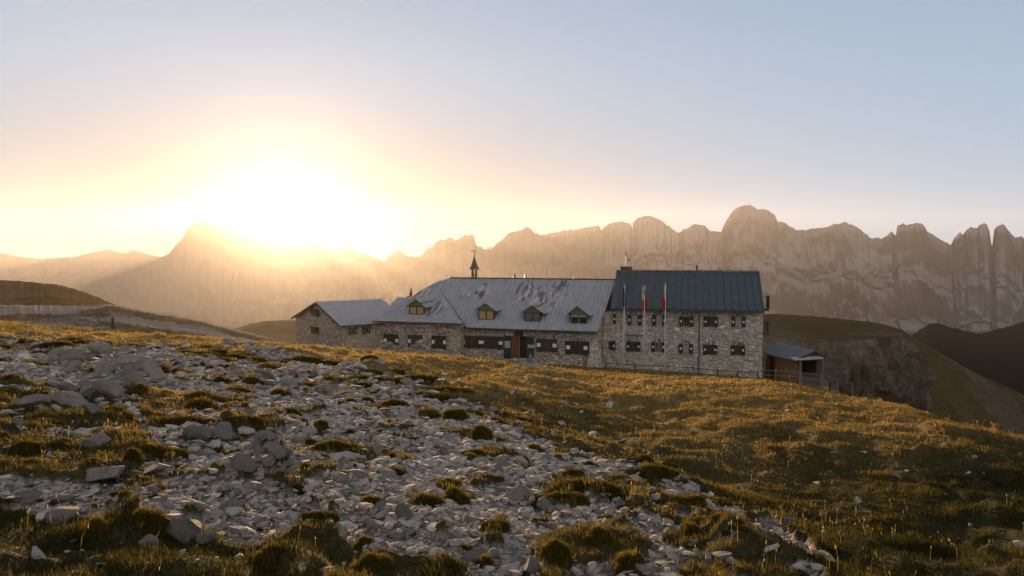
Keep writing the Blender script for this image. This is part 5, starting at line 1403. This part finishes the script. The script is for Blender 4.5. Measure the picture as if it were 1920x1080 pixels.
# loose rocks, the larger ones singly
RS = np.random.RandomState(77)
def slope_samples(n, d0, d1, px0=-80, px1=2000, seed=0):
    """points spread evenly over the visible slope between two distances"""
    rs = np.random.RandomState(seed); d = np.sqrt(rs.uniform(d0 ** 2, d1 ** 2, n)); px = rs.uniform(px0, px1, n)
    return (px - 960) / F / CP * d, d, rs
def loose_rocks(n=170):
    x, y, rs = slope_samples(6000, 3.2, 24, seed=5)
    s = scree_amount(x, y); keep = rs.uniform(0, 1, len(x)) < np.clip(s * 1.1 - 0.1, 0, 1) * (0.25 + 0.75 * (4.0 / y)); x, y = x[keep], y[keep]
    got = 0
    for i in range(len(x)):
        if got >= n: break
        w = (0.05 + 0.02 * y[i] ** 0.75) * (0.75 + 1.1 * rs.rand() ** 2.5)
        if any((x[i] - a) ** 2 + (y[i] - b) ** 2 < (r + w * 0.45) ** 2 for a, b, r in SPOTS): continue
        k = rs.randint(8, 18); me = ROCK_MESH[k]; o = link("rock", me); h = w * rs.uniform(0.30, 0.62)
        o.scale = (w / 2, w / 2 * rs.uniform(0.65, 1.0), h / ROCK_H[me.name] * 1.15); o.location = (x[i], y[i], gz1(x[i], y[i]) - 0.22 * h)
        o.rotation_euler = (rs.uniform(-0.35, 0.35), rs.uniform(-0.35, 0.35), rs.uniform(0, 6.28))
        tag(o, "loose pale limestone rock among the scree of the slope, one of many alike", "rock", "loose scree rocks"); SPOTS.append((x[i], y[i], w * 0.5)); got += 1
    print("loose rocks", got)
loose_rocks()

def scree_mesh():
    V, Fq, T = [], [], []; off = 0
    for (n, d0, d1, lib, smin, smax, dens, seed) in ((30000, 2.2, 7.5, ROCK_LOW, 0.010, 0.060, 1.0, 11), (60000, 7.5, 15, ROCK_MIN, 0.022, 0.105, 1.0, 12), (42000, 15, 30, ROCK_MIN, 0.04, 0.17, 0.9, 13)):
        x, y, rs = slope_samples(n, d0, d1, seed=seed); s = scree_amount(x, y)
        p = np.clip(s * 1.35 - 0.22, 0, 1) + 0.003 + 0.011 * (x < 0.2 * y)
        keep = rs.uniform(0, 1, n) < p * dens; x, y = x[keep], y[keep]; m = len(x)
        size = smin + (smax - smin) * rs.uniform(0, 1, m) ** 2.9; z = ground_z(x, y)
        th = rs.uniform(0, 6.28, m); tl = rs.normal(0, 0.35, m); tone = np.clip(rs.normal(0.5, 0.2, m), 0, 1)
        lib_i = rs.randint(0, len(lib), m)
        for k, (v, f) in enumerate(lib):
            idx = np.where(lib_i == k)[0]
            if not len(idx): continue
            c, s_ = np.cos(th[idx])[:, None], np.sin(th[idx])[:, None]
            vx = v[None, :, 0] * np.cos(tl[idx])[:, None] + v[None, :, 2] * np.sin(tl[idx])[:, None]; vz = -v[None, :, 0] * np.sin(tl[idx])[:, None] + v[None, :, 2] * np.cos(tl[idx])[:, None]; vy = v[None, :, 1]
            S = size[idx][:, None]
            P = np.stack([(vx * c - vy * s_) * S + x[idx][:, None], (vx * s_ + vy * c) * S + y[idx][:, None], vz * S * 0.9 + (z[idx] - 0.16 * size[idx])[:, None]], -1)
            V.append(P.reshape(-1, 3)); Fq.append((f[None] + (np.arange(len(idx)) * len(v))[:, None, None] + off).reshape(-1, 3)); T.append(np.repeat(tone[idx], len(v))); off += len(idx) * len(v)
    me = mesh_np("scree", np.concatenate(V), np.concatenate(Fq), [M_scree], False, attrs={"tone": np.concatenate(T)})
    print("scree verts", off); tag(link("scree", me), kind="stuff")
scree_mesh()
# ------------------------------------------------------------------ turf: tussocks and grass
def blades(P, length, width, lean, head, curve, base_tone, seed=0, n3=True):
    """one mesh-worth of grass blades: bent strips"""
    m = len(P); dx, dy = np.cos(head), np.sin(head); sx, sy = -dy, dx
    w = width / 2; b = P; l = length
    mid = b + np.stack([dx * lean * l * 0.35, dy * lean * l * 0.35, l * 0.58 * np.sqrt(np.clip(1 - (lean * .6) ** 2, 0.1, 1))], -1)
    tip = b + np.stack([dx * (lean + curve) * l * 0.9, dy * (lean + curve) * l * 0.9, l * np.sqrt(np.clip(1 - np.clip(lean + curve * 0.7, 0, 0.97) ** 2, 0.03, 1))], -1)
    side = np.stack([sx * w, sy * w, 0 * w], -1)
    V = np.stack([b - side, b + side, mid - side * 0.75, mid + side * 0.75, tip], 1).reshape(-1, 3)
    i = np.arange(m)[:, None] * 5
    q = np.concatenate([i, i + 1, i + 3, i + 2], 1); t = np.concatenate([i + 2, i + 3, i + 4], 1)
    hgt = np.tile(np.array([0, 0, 0.55, 0.55, 1.0]), m); tone = np.repeat(base_tone, 5)
    return V, q, t, hgt, tone
def grass_mat(name, dark, mid, straw, tr=0.45):
    t = NT(name); a = t.attr("tone"); h = t.attr("height")
    c = t.ramp(a, [(0.0, dark), (0.45, mid), (0.75, tuple((x + y) / 2 for x, y in zip(mid, straw))), (1.0, straw)])
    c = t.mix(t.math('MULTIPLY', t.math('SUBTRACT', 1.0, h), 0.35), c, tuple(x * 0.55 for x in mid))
    d = t.node("ShaderNodeBsdfDiffuse"); t.link(c, d.inputs[0]); tr_ = t.node("ShaderNodeBsdfTranslucent")
    t.link(t.mix(0.35, c, (0.62, 0.42, 0.10), 'MULTIPLY') if False else c, tr_.inputs[0])
    mx = t.node("ShaderNodeMixShader"); mx.inputs[0].default_value = tr; t.link(d.outputs[0], mx.inputs[1]); t.link(tr_.outputs[0], mx.inputs[2])
    return t.done(mx.outputs[0])
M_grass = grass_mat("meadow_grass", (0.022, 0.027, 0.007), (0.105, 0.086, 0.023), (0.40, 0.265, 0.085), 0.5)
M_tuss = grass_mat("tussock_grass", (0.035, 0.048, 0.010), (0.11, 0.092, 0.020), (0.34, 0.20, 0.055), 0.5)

def tussock_mesh(seed, nb=1500, flat=0.55, lean0=0.15, ln=0.17):
    """a ragged cushion: several low domes grown into one another, bristling with blades"""
    rs = np.random.RandomState(seed); nd = 5 + seed % 3
    cx = np.concatenate([[0], rs.uniform(-0.62, 0.62, nd - 1)]); cy = np.concatenate([[0], rs.uniform(-0.5, 0.5, nd - 1)]); cr = np.concatenate([[0.55], rs.uniform(0.26, 0.48, nd - 1)]); ch = np.concatenate([[flat], flat * rs.uniform(0.45, 0.95, nd - 1)])
    def hgt(x, y):
        h = np.zeros_like(x)
        for a, b, r, z in zip(cx, cy, cr, ch):
            d = ((x - a) ** 2 + (y - b) ** 2) / r ** 2; h = np.maximum(h, z * np.sqrt(np.clip(1 - d, 0, 1)))
        return h
    x, y = rs.uniform(-1.1, 1.1, nb * 4), rs.uniform(-1.0, 1.0, nb * 4); z = hgt(x, y); k = (z > 0.02) | (rs.rand(nb * 4) < 0.05 * (np.hypot(x, y) < 1)); x, y, z = x[k][:nb], y[k][:nb], z[k][:nb]; n = len(x)
    e = 0.03; gx = (hgt(x + e, y) - hgt(x - e, y)) / (2 * e); gy = (hgt(x, y + e) - hgt(x, y - e)) / (2 * e); g = np.hypot(gx, gy)
    head = np.arctan2(-gy, -gx) + rs.normal(0, 0.7, n); lean = np.clip(lean0 + 0.45 * np.clip(g, 0, 1.5) * rs.uniform(0.4, 1.2, n), 0, 0.95)
    l = ln * rs.uniform(0.5, 1.5, n) * (1 + 0.7 * (rs.rand(n) > 0.94)); tone = np.clip(rs.normal(0.46, 0.24, n) + 0.22 * fbm(x * 2 + seed, y * 2, 2, seed), 0, 1)
    V, q, t, h, tn = blades(np.stack([x, y, z - 0.03], -1), l, np.full(n, 0.026), lean, head, rs.uniform(0.05, 0.4, n), tone)
    m = 26; gxx, gyy = np.meshgrid(np.linspace(-1.1, 1.1, m), np.linspace(-1, 1, m)); gz = hgt(gxx, gyy) * 0.97 - 0.05; gz = np.where(gz < -0.03, -0.35, gz)
    D = np.stack([gxx, gyy, gz], -1).reshape(-1, 3); o = len(V); f = grid_faces(m, m); f = f[(gz.ravel()[f] > -0.3).any(1)] + o
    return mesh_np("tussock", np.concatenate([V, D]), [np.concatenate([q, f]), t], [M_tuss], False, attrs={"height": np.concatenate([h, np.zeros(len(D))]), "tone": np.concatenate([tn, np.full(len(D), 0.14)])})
TUSS = [tussock_mesh(s, 2300, f, 0.12, l) for s, f, l in ((1, 0.60, 0.17), (2, 0.5, 0.20), (3, 0.66, 0.15), (4, 0.42, 0.20), (5, 0.55, 0.16), (6, 0.40, 0.15), (7, 0.5, 0.18), (8, 0.6, 0.15))]
TUSS_AT = []
def put_tussock(px, py, wpx, hpx, label, seed=0, rz=None, slant=0.0):
    rr = random.Random(seed + int(px + 3 * py)); g = on_ground(px, py + hpx * 0.40); W = wpx * g[1] / F / 2; H = hpx * g[1] / F
    o = link("grass_tussock", TUSS[rr.randrange(len(TUSS))]); o.location = (g[0], g[1] + W * 0.2, g[2] - 0.05 * H); o.scale = (W * 0.86, W * rr.uniform(0.75, 1.0), min(H * 1.05, W * 1.1))
    o.rotation_euler = (0.0, slant, rz if rz is not None else rr.uniform(0, 6.28) if slant == 0 else 0); tag(o, label, "grass tussock", "grass tussocks on the slope"); TUSS_AT.append((g[0], g[1], W)); return o
THAND = [
    (560, 910, 58, 46, "round green tussock beside the bright white stone in the scree"), (692, 934, 60, 40, "bushy low tussock in the middle of the lower scree"), (262, 962, 82, 48, "wide front tussock with sunlit blades above the plain-faced rock"),
    (176, 980, 88, 52, "ragged herb-grown tussock near the bottom between pale rocks"), (505, 1035, 120, 74, "large dark front tussock next to the herb-ringed rock"), (40, 838, 100, 44, "broad sunlit tussock on the grassy shelf near the edge"),
    (340, 868, 44, 34, "round dark tussock in the scree in front of a pale rock"), (405, 840, 40, 26, "small tussock under the two domed rocks"), (245, 848, 56, 34, "sunlit tussock at the lower rim of the grassy shelf"),
    (570, 868, 36, 36, "upright tussock growing against the split slab"), (672, 866, 34, 30, "small round tussock below the flat-topped stone"), (735, 852, 34, 20, "little bright tussock next to the flat-topped light stone"),
    (790, 935, 84, 44, "slanting turf cushion with a glowing upper edge"), (850, 930, 90, 48, "long dark turf cushion beside the slanting glowing one"), (880, 1018, 36, 38, "narrow upright tussock low in the scree"),
    (908, 1045, 60, 44, "wide tussock near the bottom with tawny tips"), (680, 1010, 60, 44, "golden-tipped tussock among the low scree stones"), (690, 1055, 110, 50, "spreading herb-mixed tussock at the bottom edge"),
    (655, 812, 42, 20, "flat tussock in the middle scree under an upright grey block"), (735, 880, 62, 26, "brown low turf pad across the middle scree"), (260, 728, 50, 22, "brown tussock at the foot of the rocky outcrop"),
    (370, 760, 120, 30, "long brown turf bank across the upper scree"), (410, 712, 50, 22, "olive tussock at the end of the upper turf bank"), (300, 775, 50, 30, "sunlit tussock below the rocky outcrop"),
    (378, 682, 26, 16, "small round tussock in the upper scree"), (394, 692, 26, 14, "tiny tussock beside the small round one in the upper scree"), (520, 735, 60, 22, "dark turf pad in the upper middle scree"),
    (655, 752, 48, 20, "turf pad near the pale boulder of the upper middle scree"), (735, 752, 70, 28, "domed turf bank with a dark flank in the middle scree"), (800, 772, 90, 26, "long turf bank running down the middle scree"),
    (860, 778, 60, 20, "low sunlit pad at the end of the long turf bank"), (900, 810, 70, 28, "dark tussock cluster near the meadow edge"), (1000, 840, 60, 20, "dark pad beside the scree tongue"), (1105, 870, 46, 16, "bright yellow-green pad beside the scree tongue"),
    (880, 855, 60, 26, "brown bank in the grassy end of the scree"), (840, 900, 50, 24, "tussock beside the grey boulder"), (600, 792, 40, 16, "small brown pad in the middle scree"), (545, 770, 60, 20, "brown tussock strip in the middle scree"),
    (1300, 990, 70, 40, "golden domed tussock in the tawny lower grass"), (1120, 1000, 80, 44, "sunlit green tussock in the tawny lower grass"), (1180, 1050, 90, 46, "dark tussock near the bottom of the tawny grass"), (1040, 1030, 90, 50, "tall-bladed tussock beside the big white rock"),
]
for k, (x, y, w, h, lab) in enumerate(THAND): put_tussock(x, y, w, h, lab, k, slant=0.0)
def more_tussocks(n=235):
    x, y, rs = slope_samples(26000, 3.0, 22, seed=31); s = scree_amount(x, y); a, b = mound(x, y)
    raw = lookup(_S, x, y)
    p = np.where((raw > 0.08), 0.30 * np.exp(-((s - 0.3) / 0.35) ** 2), 0.0); keep = rs.uniform(0, 1, len(x)) < p; x, y = x[keep], y[keep]; got = 0
    for i in range(len(x)):
        if got >= n: break
        W = (0.075 + 0.016 * y[i]) * (0.65 + 1.0 * rs.rand() ** 2)
        if any((x[i] - q) ** 2 + (y[i] - w) ** 2 < (0.8 * (r + W)) ** 2 for q, w, r in TUSS_AT) or any((x[i] - q) ** 2 + (y[i] - w) ** 2 < (r + 0.7 * W) ** 2 for q, w, r in SPOTS[:len(HAND)]): continue
        o = link("grass_tussock", TUSS[rs.randint(len(TUSS))]); o.location = (x[i], y[i], gz1(x[i], y[i]) - 0.15 * W); o.scale = (W * rs.uniform(0.9, 1.7), W * 0.8, W * rs.uniform(0.35, 0.7)); o.rotation_euler = (0, 0, rs.uniform(-0.5, 0.5) + (3.14 if rs.rand() < 0.5 else 0))
        tag(o, "small cushion of alpine grass growing in the scree, one of many alike", "grass tussock", "small scree cushions"); TUSS_AT.append((x[i], y[i], W)); got += 1
    print("tussocks", got)
more_tussocks()

def meadow():
    VV, QQ, TT, HH, NN = [], [], [], [], []; off = 0
    # (count, near, far, blade length, width, share of straw, tall)
    for (n, d0, d1, l0, wd, tb, seed, far) in ((235000, 2.2, 6.0, 0.046, 0.0042, 0.34, 21, 0), (280000, 6.0, 12.0, 0.054, 0.0080, 0.45, 22, 0), (265000, 12, 21, 0.056, 0.014, 0.60, 23, 1), (170000, 21, 34, 0.07, 0.028, 0.68, 24, 1), (60000, 34, 66, 0.11, 0.065, 0.62, 25, 1)):
        x, y, rs = slope_samples(n, d0, d1, -230, 2150, seed=seed); s = scree_amount(x, y) if d0 < 34 else np.zeros(n); a, b = mound(x, y)
        patch = fbm(x * 0.55, y * 0.4, 4, 90); clump = fbm(x * 3.2, y * 2.6, 3, 91)
        p = np.clip(1 - smoothstep(0.22, 0.55, s), 0.015, 1) * np.clip(0.72 + 0.8 * clump, 0.12, 1)
        keep = rs.uniform(0, 1, n) < p; x, y, patch, clump, a, b, s = [q[keep] for q in (x, y, patch, clump, a, b, s)]; m = len(x)
        z = ground_z(x, y) - 0.006
        L = l0 * (0.75 + 0.6 * np.clip(clump + 0.3, 0, 1) + 0.3 * np.maximum(a, b)) * rs.uniform(0.55, 1.35, m)
        tone = np.clip(tb + 0.36 * patch + (0.18 - 0.08 * far) * clump + rs.normal(0, 0.16 - 0.06 * far, m) + 0.10 * np.maximum(a, b) - 1.25 * lookup(_SHADE, x, y), 0, 1)
        V, q, t, h, tn = blades(np.stack([x, y, z], -1), L, wd * rs.uniform(0.6, 1.4, m), rs.uniform(0.15, 0.8, m), rs.uniform(0, 6.28, m), rs.uniform(0.05, 0.45, m), tone)
        VV.append(V); QQ.append(q + off); TT.append(t + off); HH.append(h); NN.append(tn); off += len(V)
    # straw stems with seed heads standing above the turf
    for (n, d0, d1, l0, wd, seed) in ((1900, 2.6, 7, 0.14, 0.0020, 41), (3200, 7, 15, 0.16, 0.0042, 42), (3500, 15, 30, 0.17, 0.009, 43)):
        x, y, rs = slope_samples(n, d0, d1, -230, 2150, seed=seed); s = scree_amount(x, y); cl = fbm(x * 1.1, y * 0.9, 3, 95)
        keep = (rs.uniform(0, 1, n) < (1 - smoothstep(0.3, 0.7, s)) * np.clip(0.05 + 1.8 * cl, 0.02, 1)); x, y = x[keep], y[keep]; m = len(x); z = ground_z(x, y) - 0.01
        L = l0 * rs.uniform(0.6, 1.4, m); head = rs.normal(0.3, 0.9, m); lean = rs.uniform(0.0, 0.45, m); tone = np.clip(rs.normal(0.92, 0.1, m), 0, 1)
        V, q, t, h, tn = blades(np.stack([x, y, z], -1), L, np.full(m, wd), lean, head, rs.uniform(0.0, 0.3, m), tone)
        VV.append(V); QQ.append(q + off); TT.append(t + off); HH.append(h); NN.append(tn); off += len(V)
        tips = V.reshape(m, 5, 3)[:, 4] - np.array([0, 0, 1]) * (L * 0.16)[:, None]
        V, q, t, h, tn = blades(tips, L * 0.17, np.full(m, wd * 3.0), lean, head, np.full(m, 0.2), tone)
        VV.append(V); QQ.append(q + off); TT.append(t + off); HH.append(h); NN.append(tn); off += len(V)
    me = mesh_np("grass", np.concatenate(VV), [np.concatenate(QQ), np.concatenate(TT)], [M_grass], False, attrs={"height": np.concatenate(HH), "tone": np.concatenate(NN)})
    print("grass verts", off); tag(link("grass", me), kind="stuff")
meadow()
# ------------------------------------------------------------------ air between here and the far peaks
def make_haze(dens=4.2e-5, aniso=0.52, x=6000, y0=-300, y1=6050, zb=-1500, zt=296):
    me = bpy.data.meshes.new("haze")
    v = [(sx * x, yy, zz) for zz in (zb, zt) for yy in (y0, y1) for sx in (-1, 1)]
    f = [(0, 2, 3, 1), (4, 5, 7, 6), (0, 1, 5, 4), (2, 6, 7, 3), (0, 4, 6, 2), (1, 3, 7, 5)]
    me.from_pydata(v, [], f); me.update()
    t = NT("haze_air")
    # haze droplets: a broad lobe, and a narrow one that makes the burst round the sun
    ad = t.node("ShaderNodeAddShader")
    for k, (share, g) in enumerate(((0.92, aniso), (0.08, 0.90))):
        pv = t.node("ShaderNodeVolumePrincipled")
        pv.inputs["Color"].default_value = (0.97, 0.95, 0.93, 1)
        pv.inputs["Density"].default_value = dens * share
        pv.inputs["Anisotropy"].default_value = g
        t.link(pv.outputs[0], ad.inputs[k])
    t.link(ad.outputs[0], t.out.inputs[1])
    me.materials.append(t.m)
    o = link("haze", me); tag(o, kind="stuff")
    return o
make_haze()
